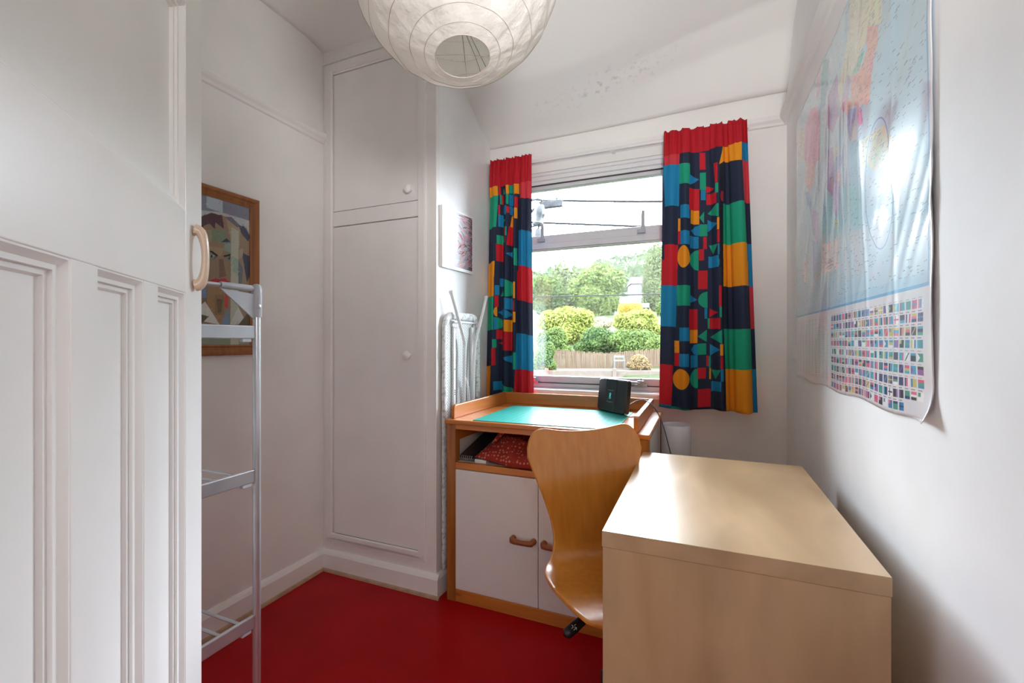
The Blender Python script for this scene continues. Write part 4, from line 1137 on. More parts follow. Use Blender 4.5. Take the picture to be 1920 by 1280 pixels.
# tall white paper roll on the floor behind the desk
TUBE, tN2, tL2, tP2 = base('translucent_white_sheet', (0.80, 0.78, 0.79), 0.35)
ttr = tN2.new('ShaderNodeBsdfTranslucent'); ttr.inputs['Color'].default_value = (0.8, 0.78, 0.8, 1); tmx = tN2.new('ShaderNodeMixShader'); tmx.inputs[0].default_value = 0.35
tL2.new(tP2.outputs[0], tmx.inputs[1]); tL2.new(ttr.outputs[0], tmx.inputs[2]); tL2.new(tmx.outputs[0], tN2['Material Output'].inputs['Surface'])
b = MB(); b.lathe([(0.066, 0.0), (0.066, 0.808), (0.0655, 0.810), (0.063, 0.809), (0.063, 0.004), (0.0, 0.004)], (-0.108, 2.26, 0), 40)
tag(b.build('paper_roll', TUBE, None, smooth=True, angle=50), 'tall white cylindrical roll standing behind the birch desk', 'paper roll')

# ------------------------------------------------------------------ ironing board behind the cabinet
ib = thing('ironing_board', (-1.13, 2.05, 0.108), 'folded ironing board with white legs standing against alcove wall', 'ironing board')
IM, N, L, p = base('perforated_white_metal', (0.70, 0.71, 0.71), 0.4)
tc = N.new('ShaderNodeTexCoord'); mp = N.new('ShaderNodeMapping'); mp.inputs['Rotation'].default_value = (R(45), 0, 0)
vo = N.new('ShaderNodeTexVoronoi'); vo.inputs['Scale'].default_value = 95; vo.inputs['Randomness'].default_value = 0.0
L.new(tc.outputs['Object'], mp.inputs[0]); L.new(mp.outputs[0], vo.inputs['Vector'])
rp = N.new('ShaderNodeValToRGB'); rp.color_ramp.interpolation = 'CONSTANT'; rp.color_ramp.elements[0].color = (0.16, 0.16, 0.17, 1); rp.color_ramp.elements[1].position = 0.36; rp.color_ramp.elements[1].color = (0.70, 0.71, 0.71, 1)
L.new(vo.outputs['Distance'], rp.inputs[0]); L.new(rp.outputs[0], p.inputs['Base Color'])
def rr_yz(y0, y1, z0, z1, r, n=8):
    out = []
    for cy, cz, a0 in ((y1-r, z1-r, 0), (y0+r, z1-r, 90)):
        for k in range(n+1): t = R(a0+90*k/n); out.append((cy+r*math.cos(t), cz+r*math.sin(t)))
    out += [(y0, z0), (y1, z0)]
    return out
BY0, BY1 = 1.858, 2.238
b = MB(); b.prism([(-1.146, y, z) for y, z in rr_yz(BY0+0.012, BY1-0.012, 0.11, 1.33, 0.07)], (0.006, 0, 0)); b.build('mesh_plate', IM, ib)
# gathered cover round the rim: a fat hem following the outline
CV, N, L, p = base('grey_print_cover', (0.6, 0.6, 0.6), 0.8)
noise_mix(CV, N, L, p, (0.40, 0.43, 0.47), (0.76, 0.76, 0.75), 55, (1, 1, 1), 0.32, 0.50)
bump(N, L, p, 90, 0.6, 0.004)
path = [(BY0+0.014, 0.112)] + [(BY0+0.014, 0.112+0.06*i) for i in range(1, 19)]
path += [(y, z) for y, z in reversed(rr_yz(BY0+0.014, BY1-0.014, 0.11, 1.328, 0.07)[:-2])]
path += [(BY1-0.014, 1.24-0.06*i) for i in range(0, 19)]
b = MB()
n = 10; vs = []; fs = []
for i, (y, z) in enumerate(path):
    y0_, z0_ = path[max(i-1, 0)]; y1_, z1_ = path[min(i+1, len(path)-1)]
    t = Vector((0, y1_-y0_, z1_-z0_)).normalized(); s_ = Vector((1, 0, 0)).cross(t)
    wob = 1+0.10*math.sin(i*2.3)
    for k in range(n):
        a_ = 2*math.pi*k/n
        vs.append(Vector((-1.1365, y, z)) + Vector((1, 0, 0))*math.cos(a_)*0.0105*wob + s_*math.sin(a_)*0.020*wob)
for i in range(len(path)-1):
    for k in range(n): fs.append((i*n+k, i*n+(k+1) % n, (i+1)*n+(k+1) % n, (i+1)*n+k))
fs += [tuple(range(n)), tuple((len(path)-1)*n+k for k in range(n))]
b.add(vs, fs).build('cover', CV, ib, smooth=True, angle=180)
WM = plain('white_enamel', (0.74, 0.75, 0.76), 0.3, var=0.02)
for y in (1.955, 2.145):
    bar = MB().box((-1.139, y-0.010, 0.14), (-1.128, y+0.010, 1.275)).build('support_bar', WM, ib, bevel=0.002)
    for zz in (1.06, 0.955, 0.945, 0.935):
        MB().box((-1.1285, y-0.004, zz), (-1.1272, y+0.004, zz+0.005)).build('hole', DARK, bar)
MB().box((-1.139, 1.955, 1.295), (-1.131, 2.20, 1.303)).build('cross_bar', WM, ib)
l1 = [(-1.113, 1.893, 1.440), (-1.113, 1.960, 1.322), (-1.113, 2.022, 1.205), (-1.114, 2.030, 1.15), (-1.114, 2.022, 0.88), (-1.114, 2.015, 0.20)]
l2 = [(-1.113, 2.281, 1.447), (-1.113, 2.215, 1.322), (-1.113, 2.160, 1.222), (-1.114, 2.140, 1.146), (-1.114, 2.122, 0.89), (-1.114, 2.11, 0.20)]
for q in (l1, l2):
    lg = MB().tube(smooth_path(q), 0.0085, 10).build('leg', WM, ib, smooth=True)
    d_ = (Vector(q[0])-Vector(q[1])).normalized()
    MB().tube([Vector(q[0])-d_*0.012, Vector(q[0])+d_*0.002, Vector(q[0])+d_*0.006], [0.0098, 0.0112, 0.0095], 12).build('foot_cap', WM, lg, smooth=True, angle=50)
MB().tube(smooth_path([(-1.114, 2.03, 1.02), (-1.114, 2.055, 0.99), (-1.114, 2.075, 0.93), (-1.114, 2.080, 0.80), (-1.114, 2.078, 0.3)]), 0.006, 8).build('brace', WM, ib, smooth=True)

# ------------------------------------------------------------------ paper lantern
LC_ = Vector((-0.530, 0.923, 2.07)); LR = 0.242
pnd = thing('paper_lantern', (LC_.x, LC_.y, LC_.z), 'large round white paper lantern lampshade hanging from ceiling', 'lamp')
tilt = Vector((0.036, -0.030, -0.235)).normalized()      # direction of the lower opening
ax = -tilt
LM = Matrix.Translation(LC_) @ ax.to_track_quat('Z', 'Y').to_matrix().to_4x4()
PAPER, pN, pL, pP = base('white_tissue_paper', (0.74, 0.72, 0.69), 0.75)
nz, rp, mp = noise_mix(PAPER, pN, pL, pP, (0.71, 0.685, 0.655), (0.77, 0.75, 0.72), 9)
bump(pN, pL, pP, 30, 1.0, 0.010, (1, 1, 0.6), 6)
ptr = pN.new('ShaderNodeBsdfTranslucent'); ptr.inputs['Color'].default_value = (0.86, 0.83, 0.79, 1)
pmx = pN.new('ShaderNodeMixShader'); pmx.inputs[0].default_value = 0.52
pL.new(pP.outputs[0], pmx.inputs[1]); pL.new(ptr.outputs[0], pmx.inputs[2]); pL.new(pmx.outputs[0], pN['Material Output'].inputs['Surface'])
rings = [-75.5, -69.5, -61.5, -48.5, -34, -20, -6, 8, 22, 36, 50, 62, 75]
def lant_r(phi):     # radius of the paper at latitude phi (degrees): slightly pulled out at the wires
    i = max(j for j in range(len(rings)) if rings[j] <= phi+1e-6)
    if i == len(rings)-1: return LR
    t = (phi-rings[i])/(rings[i+1]-rings[i])
    c = R(rings[i+1]-rings[i])
    return LR*(1-(1-math.cos(c/2))*0.9*math.sin(math.pi*t))
nlat = 84; nlon = 144
rl = np.random.RandomState(7)
wr = [(rl.randint(3, 16), rl.uniform(4, 22), rl.uniform(0, 6.28), rl.uniform(0.0002, 0.0010)) for _ in range(14)]
def lant(u, v):
    phi = -75.5+150.5*v; lam = 2*math.pi*u
    r_ = lant_r(phi)
    for k1, k2, ph_, am_ in wr: r_ += am_*0.8*min(1, (phi+75.5)/14)*math.sin(k1*lam+k2*R(phi)+ph_)
    return LM @ Vector((r_*math.cos(R(phi))*math.cos(lam), r_*math.cos(R(phi))*math.sin(lam), r_*math.sin(R(phi))))
b = MB(); b.grid(lant, nlon, nlat)
b.build('paper_shade', PAPER, pnd, smooth=True, angle=180)
WIRE = plain('dull_wire', (0.14, 0.12, 0.10), 0.5, 0.3)
HOOP = plain('paper_covered_wire', (0.42, 0.37, 0.33), 0.7)
b = MB()
for phi in rings:
    pts = []
    for k in range(96):
        lam = 2*math.pi*k/96; r_ = lant_r(phi)+0.0004
        for k1, k2, ph_, am_ in wr: r_ += am_*0.8*min(1, (phi+75.5)/14)*math.sin(k1*lam+k2*R(phi)+ph_)
        pts.append(LM @ Vector((r_*math.cos(R(phi))*math.cos(lam), r_*math.cos(R(phi))*math.sin(lam), r_*math.sin(R(phi)))))
    b.tube(pts, 0.0008 if phi > -75 else 0.0012, 5, closed=True)
b.build('wire_hoops', HOOP, pnd, smooth=True)
def inside(u_, w_, z_): return LM @ Vector((u_, w_, z_))
ro = LR*math.cos(R(75.5)); zo = -LR*math.sin(R(75.5))
camdir = (LM.inverted() @ Vector((0, 0, 1.2))); ca = math.atan2(camdir.y, camdir.x)
def rim(a_deg): t = ca+R(a_deg); return inside(ro*math.cos(t), ro*math.sin(t), zo+0.001)
b = MB()
b.tube([rim(140), rim(140)*0.6+rim(10)*0.4+Vector((0, 0, 0.004)), rim(10)], 0.0008, 6)
b.tube([rim(-82), (rim(-82)+rim(92))/2 + Vector((0, 0, 0.003)), rim(92)], 0.0008, 6)
b.tube([rim(18), rim(122)], 0.0008, 6)
b.tube([rim(175), inside(0, 0, 0.0), rim(-5)], 0.0009, 6)
b.tube([inside(0, 0, 0.0), inside(0, 0, LR*0.97)], 0.0012, 6)
b.build('wire_frame', WIRE, pnd, smooth=True)
WP = plain('white_plastic', (0.75, 0.73, 0.70), 0.4)
MB().lathe([(0.018, 0.0), (0.02, 0.06), (0.012, 0.075), (0.004, 0.08)], LC_+Vector((0, 0, 0.09)), 16).build('bulb_holder', WP, pnd, smooth=True)
MB().lathe([(0.0, -0.06), (0.018, -0.052), (0.028, -0.03), (0.028, -0.015), (0.018, 0.02), (0.013, 0.035), (0.013, 0.05)], LC_+Vector((0, 0, 0.05)), 16).build('bulb', plain('bulb_glass', (0.8, 0.78, 0.75), 0.15), pnd, smooth=True)
MB().tube([LC_+Vector((0, 0, 0.16)), (LC_.x, LC_.y, 2.76)], 0.003, 8).build('cord', WP, pnd)
MB().lathe([(0.04, 0.0), (0.038, -0.012), (0.012, -0.024), (0, -0.024)], (LC_.x, LC_.y, 2.752), 20).build('ceiling_rose', WP, pnd, smooth=True)

# ------------------------------------------------------------------ clothes airer behind the door
air = thing('clothes_airer', (-1.53, 0.70, 0), 'silver folding clothes airer tower standing behind the open door', 'clothes airer')
AX0, AX1, AY0, AY1 = -1.80, -1.267, 0.42, 0.98
for x in (AX0, AX1):
    for y in (AY0, AY1):
        pz = MB().tube([(x-(0.0), y, 0.012), (x, y, 1.355)], 0.0115, 14).build('upright', SILVER, air, smooth=True)
        MB().lathe([(0.0145, 1.275), (0.0155, 1.28), (0.0155, 1.345), (0.0150, 1.365), (0.010, 1.376), (0, 1.378)], (x, y, 0), 16).build('corner_connector', GREYP, pz, smooth=True, angle=50)
        MB().lathe([(0.014, 0.0), (0.014, 0.03), (0.0115, 0.034)], (x, y, 0), 14).build('foot', GREYP, pz, smooth=True, angle=50)
        MB().lathe([(0.0055, 0), (0.0055, 0.002), (0, 0.003)], M=Matrix.Translation((x+0.0154, y-0.004, 1.308)) @ Matrix.Rotation(R(90), 4, 'Y'), n=12).build('button', SILVER, pz)
for x in (AX0, AX1):
    MB().tube([(x, AY0+0.01, 1.362), (x, AY1-0.012, 1.362)], 0.0062, 10).build('top_bar', SILVER, air, smooth=True)
    MB().tube([(x, AY1-0.115, 1.362), (x, AY1-0.018, 1.362)], 0.0098, 12).build('bar_sleeve', GREYP, air, smooth=True)
    MB().prism([(x+0.001, AY1-0.118, 1.352), (x+0.001, AY1-0.013, 1.345), (x+0.001, AY1-0.013, 1.268)], (0.005, 0, 0)).build('gusset', GREYP, air)
    for k, z in enumerate((1.228, 0.788, 0.342)):
        MB().box((x-0.006, AY0+0.008, z-0.020), (x+0.006, AY1-0.011, z+0.020)).build('shelf_side_bar', SILVER, air, bevel=0.003)
        MB().box((x-0.010, AY1-0.05, z-0.030), (x+0.004, AY1-0.02, z-0.018)).build('catch', GREYP, air, bevel=0.002)
for z in (1.228, 0.788, 0.342):
    n = 9
    for k in range(n):
        y = AY0+0.04+k*(AY1-AY0-0.085)/(n-1)
        MB().tube([(AX0, y, z+0.006), (AX1, y, z+0.006)], 0.0048, 8).build('rod', SILVER, air, smooth=True)

# ------------------------------------------------------------------ birch desk
BR1, BR2, BR3 = (0.53, 0.345, 0.18), (0.585, 0.395, 0.215), (0.64, 0.445, 0.26)
def birch(name, st):
    m_, N_, L_, p_ = base(name, BR2, 0.30)
    nz_, rp_, mp_ = noise_mix(m_, N_, L_, p_, BR1, BR3, 1.6, st, 0.25, 0.75, 7)
    nz_.inputs['Distortion'].default_value = 0.8
    n2 = N_.new('ShaderNodeTexNoise'); n2.inputs['Scale'].default_value = 5; n2.inputs['Detail'].default_value = 3.5; n2.inputs['Distortion'].default_value = 0.5
    tc_ = N_.new('ShaderNodeTexCoord'); mm = N_.new('ShaderNodeMapping'); mm.inputs['Scale'].default_value = tuple(0.25+0.25*s for s in st)
    L_.new(tc_.outputs['Object'], mm.inputs[0]); L_.new(mm.outputs[0], n2.inputs['Vector'])
    r_ = N_.new('ShaderNodeMapRange'); L_.new(n2.outputs['Fac'], r_.inputs['Value']); r_.inputs['From Min'].default_value = 0.3; r_.inputs['From Max'].default_value = 0.7; r_.inputs['To Min'].default_value = 0.80; r_.inputs['To Max'].default_value = 1.10
    mx_ = N_.new('ShaderNodeMix'); mx_.data_type = 'RGBA'; mx_.blend_type = 'MULTIPLY'; mx_.inputs['Factor'].default_value = 1
    L_.new(rp_.outputs[0], mx_.inputs['A']); L_.new(r_.outputs[0], mx_.inputs['B']); L_.new(mx_.outputs['Result'], p_.inputs['Base Color'])
    return m_
BX = birch('birch_veneer_top', (4, 1.2, 4)); BZ = birch('birch_veneer_panel', (4.5, 4.5, 0.9)); BE = birch('birch_edging', (0.8, 7, 14))
desk = thing('birch_desk', (0.055, 1.39, 0), 'pale birch veneer desk against the right wall', 'desk')
DX0, DX1, DY0, DY1 = -0.203, 0.314, 1.0, 1.778
box('top', (DX0, DY0, 0.745), (DX1, DY1, 0.78), BX, desk, 0.001)
box('end_panel', (DX0+0.0015, DY0+0.002, 0.0), (DX1-0.001, DY0+0.036, 0.7442), BZ, desk, 0.001)
box('end_panel', (DX0+0.0015, DY1-0.036, 0.0), (DX1-0.001, DY1-0.002, 0.7442), BZ, desk, 0.001)
box('modesty_panel', (DX1-0.06, DY0+0.036, 0.25), (DX1-0.042, DY1-0.036, 0.7442), BZ, desk, 0.001)
MARK = plain('dark_scuff', (0.16, 0.13, 0.11), 0.6)
sm_ = MB()
for x, y, l_ in ((-0.187, 1.067, 0.006), (-0.177, 1.088, 0.003), (-0.171, 1.112, 0.003), (-0.147, 1.091, 0.003), (-0.179, 1.057, 0.004)): sm_.box((x, y, 0.7799), (x+l_, y+0.0022, 0.7802))
sm_.build('scuff_marks', MARK, desk)['kind'] = 'stuff'

# ------------------------------------------------------------------ shell chair
ch = thing('swivel_chair', (-0.22, 1.335, 0), 'moulded beech plywood swivel chair with waisted back at the desk', 'chair')
CO = Vector((-0.374, 1.507, 0)); CF = Vector((0.64, -0.768, 0)).normalized(); CS = Vector((-CF.y, CF.x, 0)) * -1   # CS: towards the photo's left
CS = Vector((CF.y, -CF.x, 0))
path = [(0.445, 0.470), (0.425, 0.488), (0.40, 0.499), (0.36, 0.506), (0.30, 0.509), (0.24, 0.507), (0.18, 0.506), (0.135, 0.510), (0.10, 0.522), (0.078, 0.545), (0.066, 0.580), (0.056, 0.63), (0.044, 0.69), (0.030, 0.75), (0.016, 0.812), (0.004, 0.865), (-0.004, 0.913)]
hwid = [0.130, 0.160, 0.180, 0.196, 0.206, 0.209, 0.203, 0.186, 0.158, 0.140, 0.134, 0.141, 0.159, 0.181, 0.203, 0.219, 0.226]
pv = [Vector((a_, b_, 0)) for a_, b_ in path]
cum = [0]
for p0, p1 in zip(pv, pv[1:]): cum.append(cum[-1]+(p1-p0).length)
T = cum[-1]
def at(s_):
    sp_ = smooth_tab; i = int(np.clip(np.searchsorted(sp_[0], s_), 1, len(sp_[0])-1))
    return [float(np.interp(s_, sp_[0], sp_[k])) for k in (1, 2, 3)]
dense = smooth_path([(a_, b_, w_) for (a_, b_), w_ in zip(path, hwid)], 8)
ds = [0]
for p0, p1 in zip(dense, dense[1:]): ds.append(ds[-1]+math.hypot(p1.x-p0.x, p1.y-p0.y))
smooth_tab = (np.array(ds), np.array([q.x for q in dense]), np.array([q.y for q in dense]), np.array([q.z for q in dense]))
T = ds[-1]
def chair_fn(u, v):
    t = -1+2*u
    # top outline: soft dip between two rounded shoulders; front outline rounded
    at_ = abs(t)
    top = T-0.016+0.016*min(1, (at_/0.62))**2 - 0.085*max(0, (at_-0.66)/0.34)**2.6
    frt = 0.0 + 0.055*at_**3
    s_ = frt+(top-frt)*v
    f_, z_, w_ = at(s_)
    # narrow the very corner so that it rounds off
    wn_ = w_*t
    back = max(0, min(1, (z_-0.56)/0.2))
    f_ += back*0.020*(t*t) * (1 if z_ > 0.56 else 0)
    seat = max(0, min(1, (f_-0.10)/0.1))*(1-back)
    z_ += seat*(0.010*t*t) - 0.0
    return CO + CF*f_ + CS*wn_ + Vector((0, 0, z_))
m, N, L, p = base('beech_plywood', (0.60, 0.24, 0.05), 0.30)
nz, rp, mp = noise_mix(m, N, L, p, (0.54, 0.185, 0.020), (0.66, 0.262, 0.042), 3.0, (16, 16, 1.2), 0.25, 0.75, 6)
p.inputs['Coat Weight'].default_value = 0.35; p.inputs['Coat Roughness'].default_value = 0.18
b = MB(); b.grid(chair_fn, 40, 90)
o = b.build('seat_shell', m, ch, smooth=True, angle=60)
so = o.modifiers.new('thick', 'SOLIDIFY'); so.thickness = 0.010; so.offset = -1
bv = o.modifiers.new('bevel', 'BEVEL'); bv.width = 0.002; bv.segments = 2; bv.limit_method = 'ANGLE'; bv.angle_limit = R(50)
cc = CO + CF*0.225
MB().lathe([(0.025, 0.24), (0.025, 0.46), (0.0, 0.46)], (cc.x, cc.y, 0), 18).build('gas_column', BLACKP, ch, smooth=True, angle=50)
MB().lathe([(0.034, 0.07), (0.034, 0.12), (0.028, 0.25), (0, 0.25)], (cc.x, cc.y, 0), 18).build('column_sleeve', BLACKP, ch, smooth=True, angle=50)
MB().box((cc.x-0.07, cc.y-0.07, 0.455), (cc.x+0.07, cc.y+0.07, 0.492)).build('seat_mount', BLACKP, ch, bevel=0.008)
le = MB()
e1 = Vector((-0.322, 1.150, 0.435)); e0 = Vector((cc.x, cc.y, 0.468))
dv = (e1-e0).normalized()
le.tube([e0, e1-dv*0.055], 0.005, 8)
lv = le.build('lever', BLACKP, ch, smooth=True)
lg_ = MB().tube([e1-dv*0.065, e1-dv*0.058, e1-dv*0.02, e1+dv*0.004, e1+dv*0.012], [0.007, 0.0125, 0.0145, 0.0135, 0.007], 12).build('lever_grip', BLACKP, lv, smooth=True, angle=60)
# white pictogram on the grip: arrow and seat mark
sd = dv.cross(Vector((0, 0, 1))).normalized(); up = sd.cross(dv)
tocam = (Vector((0, 0, 1.2))-e1).normalized(); tocam = (tocam-dv*tocam.dot(dv)).normalized(); sd = dv.cross(tocam)
def gp(a_, c_): return e1 - dv*(0.006+a_) + tocam*0.0146 + sd*c_
WMK = plain('white_marking', (0.7, 0.7, 0.7), 0.5)
pm = MB()
pm.tube([gp(0.002, -0.004), gp(0.014, -0.004)], 0.0008, 5); pm.tube([gp(0.010, -0.008), gp(0.014, -0.004), gp(0.010, 0.0)], 0.0008, 5)
pm.tube([gp(0.000, 0.002), gp(0.007, 0.002), gp(0.007, 0.008)], 0.0008, 5); pm.tube([gp(0.012, 0.003), gp(0.018, 0.003)], 0.0008, 5)
pm.build('grip_marking', WMK, lv)
a0 = math.atan2(1.575-cc.y, -0.300-cc.x)
for k in range(5):
    t = a0+2*math.pi*k/5
    dr_ = Vector((math.cos(t), math.sin(t), 0)); tip = Vector((cc.x, cc.y, 0.085))+dr_*0.255
    lg = MB().tube([Vector((cc.x, cc.y, 0.105))+dr_*0.03, Vector((cc.x, cc.y, 0.10))+dr_*0.15, tip], [0.022, 0.018, 0.014], 10).build('base_leg', BLACKP, ch, smooth=True)
    sw = dr_.cross(Vector((0, 0, 1)))
    M_ = Matrix.Translation(tip + Vector((0, 0, -0.060))) @ sw.to_track_quat('Z', 'Y').to_matrix().to_4x4()
    cs = MB()
    for q0 in (-0.022, 0.006): cs.lathe([(0.0, q0), (0.022, q0), (0.025, q0+0.003), (0.025, q0+0.013), (0.022, q0+0.016), (0, q0+0.016)], n=18, M=M_)
    cs.build('caster', BLACKP, lg, smooth=True, angle=50)
    MB().tube([tip+Vector((0, 0, -0.058)), tip+Vector((0, 0, 0.004))], 0.009, 8).build('caster_stem', BLACKP, lg)

# ------------------------------------------------------------------ outside: garden, trees, hill
F_, TH_ = 845.0, R(22.75)
def ray(u, v):
    a_ = (u-960)/F_; b_ = -(v-641)/F_
    return Vector((-math.sin(TH_)+a_*math.cos(TH_), math.cos(TH_)+a_*math.sin(TH_), b_))
GP = [(2.8, -1.2), (9.0, -0.9), (11.6, -0.5), (12.2, 0.30), (14, 0.35), (18, 0.75), (24, 1.4), (32, 2.3), (60, 5.6), (110, 12.5), (300, 44), (520, 92), (620, 96), (900, 80)]
def ground_z(x, y):
    z = float(np.interp(y, [a_ for a_, _ in GP], [b_ for _, b_ in GP]))
    if y > 60: z += (y-60)*0.045*max(-1.2, min(1.2, (x+0.14*y)/(0.28*y))) + min(1, (y-60)/200)*(3.0*math.sin(x*0.021+1)+2.0*math.sin(x*0.047+y*0.01))
    return z
m, N, L, p = base('grass_ground', (0.03, 0.05, 0.015), 0.9, 0.0, 0.05)
nz, rp, mp = noise_mix(m, N, L, p, (0.0115, 0.0175, 0.0065), (0.0175, 0.0235, 0.0105), 0.06)
GRASS = m
gx = np.linspace(-1, 1, 41); gy = [2.9, 5, 9, 11.4, 11.6, 12.2, 13, 14, 16, 18, 21, 24, 28, 32, 40, 50, 60, 80, 110, 150, 200, 260, 320, 380, 440, 490, 520, 560, 620, 900]
b = MB()
def gf(u, v):
    y = gy[round(v*(len(gy)-1))]; x = -0.14*y + (u*2-1)*(8+0.62*y)
    return (x, y, ground_z(x, y))
b.grid(gf, 40, len(gy)-1)
o = b.build('garden_ground', GRASS, None, smooth=True, angle=180); struct(o)
# hedge lines crossing the far fields, each a low bank of foliage
LEAF = {}
def leaf_mat(key, c1, c2):
    if key in LEAF: return LEAF[key]
    m_, N_, L_, p_ = base(key, c1, 0.7, 0.0, 0.06)
    noise_mix(m_, N_, L_, p_, c1, c2, 1.3, (1, 1, 1), 0.3, 0.7, 3)
    t_ = N_.new('ShaderNodeBsdfTranslucent'); mx_ = N_.new('ShaderNodeMixShader'); mx_.inputs[0].default_value = 0.35
    L_.new(N_['Color Ramp'].outputs[0], t_.inputs['Color'])
    L_.new(p_.outputs[0], mx_.inputs[1]); L_.new(t_.outputs[0], mx_.inputs[2]); L_.new(mx_.outputs[0], N_['Material Output'].inputs['Surface'])
    LEAF[key] = m_
    return m_
def foliage(name, blobs, n, size, mat, parent, seed, org=None, droop=0.0):
    # leaf-sized quads scattered through the outer shell of every blob; blobs: (centre, (rx, ry, rz))
    rs = np.random.RandomState(seed)
    vol = np.array([r_[0]*r_[2] for _, r_ in blobs]); pr_ = vol/vol.sum()
    idx = rs.choice(len(blobs), n, p=pr_)
    C_ = np.array([tuple(c_) for c_, _ in blobs])[idx]; Rr = np.array([r_ for _, r_ in blobs])[idx]
    d_ = rs.normal(size=(n, 3)); d_ /= np.linalg.norm(d_, axis=1)[:, None]
    rad = 0.58+0.62*rs.rand(n)**1.3
    P_ = C_+d_*Rr*rad[:, None]
    nrm = d_+rs.normal(size=(n, 3))*0.7; nrm[:, 2] += 0.4; nrm /= np.linalg.norm(nrm, axis=1)[:, None]
    t1 = np.cross(nrm, rs.normal(size=(n, 3))); t1 /= np.linalg.norm(t1, axis=1)[:, None]
    if droop: t1[:, 2] -= droop; t1 /= np.linalg.norm(t1, axis=1)[:, None]
    t2 = np.cross(nrm, t1)
    sz = size*(0.6+0.8*rs.rand(n))[:, None]
    V_ = np.stack([P_-t1*sz, P_+t2*sz*0.55, P_+t1*sz, P_-t2*sz*0.55], 1).reshape(-1, 3)
    o_ = ORG[parent.name] if parent is not None else Vector((0, 0, 0))
    V_ -= np.array(tuple(o_))
    me = bpy.data.meshes.new(name)
    me.vertices.add(4*n); me.vertices.foreach_set('co', V_.astype(np.float32).ravel())
    me.loops.add(4*n); me.loops.foreach_set('vertex_index', np.arange(4*n, dtype=np.int32))
    me.polygons.add(n); me.polygons.foreach_set('loop_start', np.arange(0, 4*n, 4, dtype=np.int32)); me.polygons.foreach_set('loop_total', np.full(n, 4, dtype=np.int32))
    me.update(calc_edges=True); me.materials.append(mat)
    ob = bpy.data.objects.new(name, me); COL.objects.link(ob)
    if parent is not None: ob.parent = parent
    ORG[ob.name] = o_
    ob['kind'] = 'stuff'
    return ob
BARK = plain('bark', (0.09, 0.075, 0.06), 0.9, var=0.3)
def plant(name, label, cat, u, vtop, vbot, wpx, dist, mat, n, lf, seed, nblob=9, trunk=True, group=None, droop=0.0, boxy=False):
    # centre column u, top and bottom rows and width of the crown as seen, at a distance along the ground
    rn = np.random.RandomState(seed)
    r0 = ray(u, 641); d = Vector((r0.x, r0.y, 0))*dist
    depth = dist
    ht = 1.2-(vtop-641)/F_*depth; hb_ = 1.2-(vbot-641)/F_*depth
    w_ = wpx/F_*depth
    gz = ground_z(d.x, d.y)
    th = thing(name, (d.x, d.y, min(gz, hb_)), label, cat, group)
    zc = (ht+hb_)/2; rz = (ht-hb_)/2; rw = w_/2
    blobs = []
    side = Vector((math.cos(TH_), math.sin(TH_), 0)); away = Vector((-math.sin(TH_), math.cos(TH_), 0))
    if boxy:
        for i in range(nblob):
            q_ = -0.8+1.6*i/(nblob-1); blobs.append((Vector((d.x, d.y, zc))+side*rw*q_, (rw*0.26, rw*0.4, rz*0.95)))
    else:
        blobs.append((Vector((d.x, d.y, zc)), (rw*0.72, rw*0.62, rz*0.80)))
        for i in range(nblob):
            t_ = rn.uniform(0, 6.28); f_ = rn.uniform(-0.75, 0.8); k_ = math.sqrt(max(0.05, 1-f_*f_))
            s_ = rn.uniform(0.28, 0.45)
            blobs.append((Vector((d.x, d.y, zc+f_*rz*(1-s_*0.6))) + side*math.cos(t_)*rw*k_*(1-s_*0.7) + away*math.sin(t_)*rw*0.8*k_*(1-s_), (rw*s_, rw*s_, rz*s_*0.9)))
    foliage('foliage', blobs, int(n*2.0), lf*0.66, mat, th, seed, droop=droop)
    if trunk:
        base_z = min(gz, hb_)
        MB().tube([(d.x, d.y, base_z), (d.x+0.02*w_, d.y, (base_z+zc)/2), (d.x, d.y, zc+rz*0.5)], [0.05*w_+0.02, 0.035*w_+0.015, 0.01*w_+0.01], 8).build('trunk', BARK, th, smooth=True)
    return th
PALE = leaf_mat('pale_green_leaves', (0.0364, 0.0530, 0.0129), (0.0606, 0.0779, 0.0215))
MID = leaf_mat('mid_green_leaves', (0.0246, 0.0406, 0.0093), (0.0448, 0.0651, 0.0160))
DARKG = leaf_mat('dark_green_leaves', (0.0130, 0.0277, 0.0072), (0.0313, 0.0504, 0.0128))
LIME = leaf_mat('lime_green_leaves', (0.066, 0.080, 0.013), (0.112, 0.124, 0.030))
GOLD = leaf_mat('golden_leaves', (0.120, 0.092, 0.012), (0.165, 0.132, 0.022))
PINK = leaf_mat('pink_flowering_leaves', (0.0736, 0.0521, 0.0252), (0.1049, 0.0731, 0.0359))
GREYG = leaf_mat('grey_green_leaves', (0.0334, 0.0440, 0.0171), (0.0522, 0.0617, 0.0243))
CREAMF = leaf_mat('cream_blossom', (0.1489, 0.1396, 0.0728), (0.2035, 0.1910, 0.1071))
plant('birch_tree', 'tall feathery tree at the right of the garden view', 'tree', 1229, 452, 612, 56, 48, GREYG, 13000, 0.22, 21, 14, droop=0.8)
plant('broadleaf_tree', 'big pale green rounded tree in the middle of the garden view', 'tree', 1118, 492, 604, 96, 46, PALE, 16000, 0.24, 22, 12)
plant('broadleaf_tree', 'grey-green tree left of the big pale green tree', 'tree', 1060, 500, 590, 56, 60, GREYG, 9000, 0.30, 23, 10)
plant('broadleaf_tree', 'low tree at the far left of the garden view', 'tree', 1022, 515, 600, 60, 52, MID, 8000, 0.27, 24, 9)
plant('broadleaf_tree', 'hazy tree beside the white house', 'tree', 1172, 508, 588, 52, 110, MID, 8000, 0.34, 25, 9)
plant('broadleaf_tree', 'tree partly hidden by the right curtain', 'tree', 1262, 520, 640, 60, 40, MID, 8000, 0.22, 26, 9)
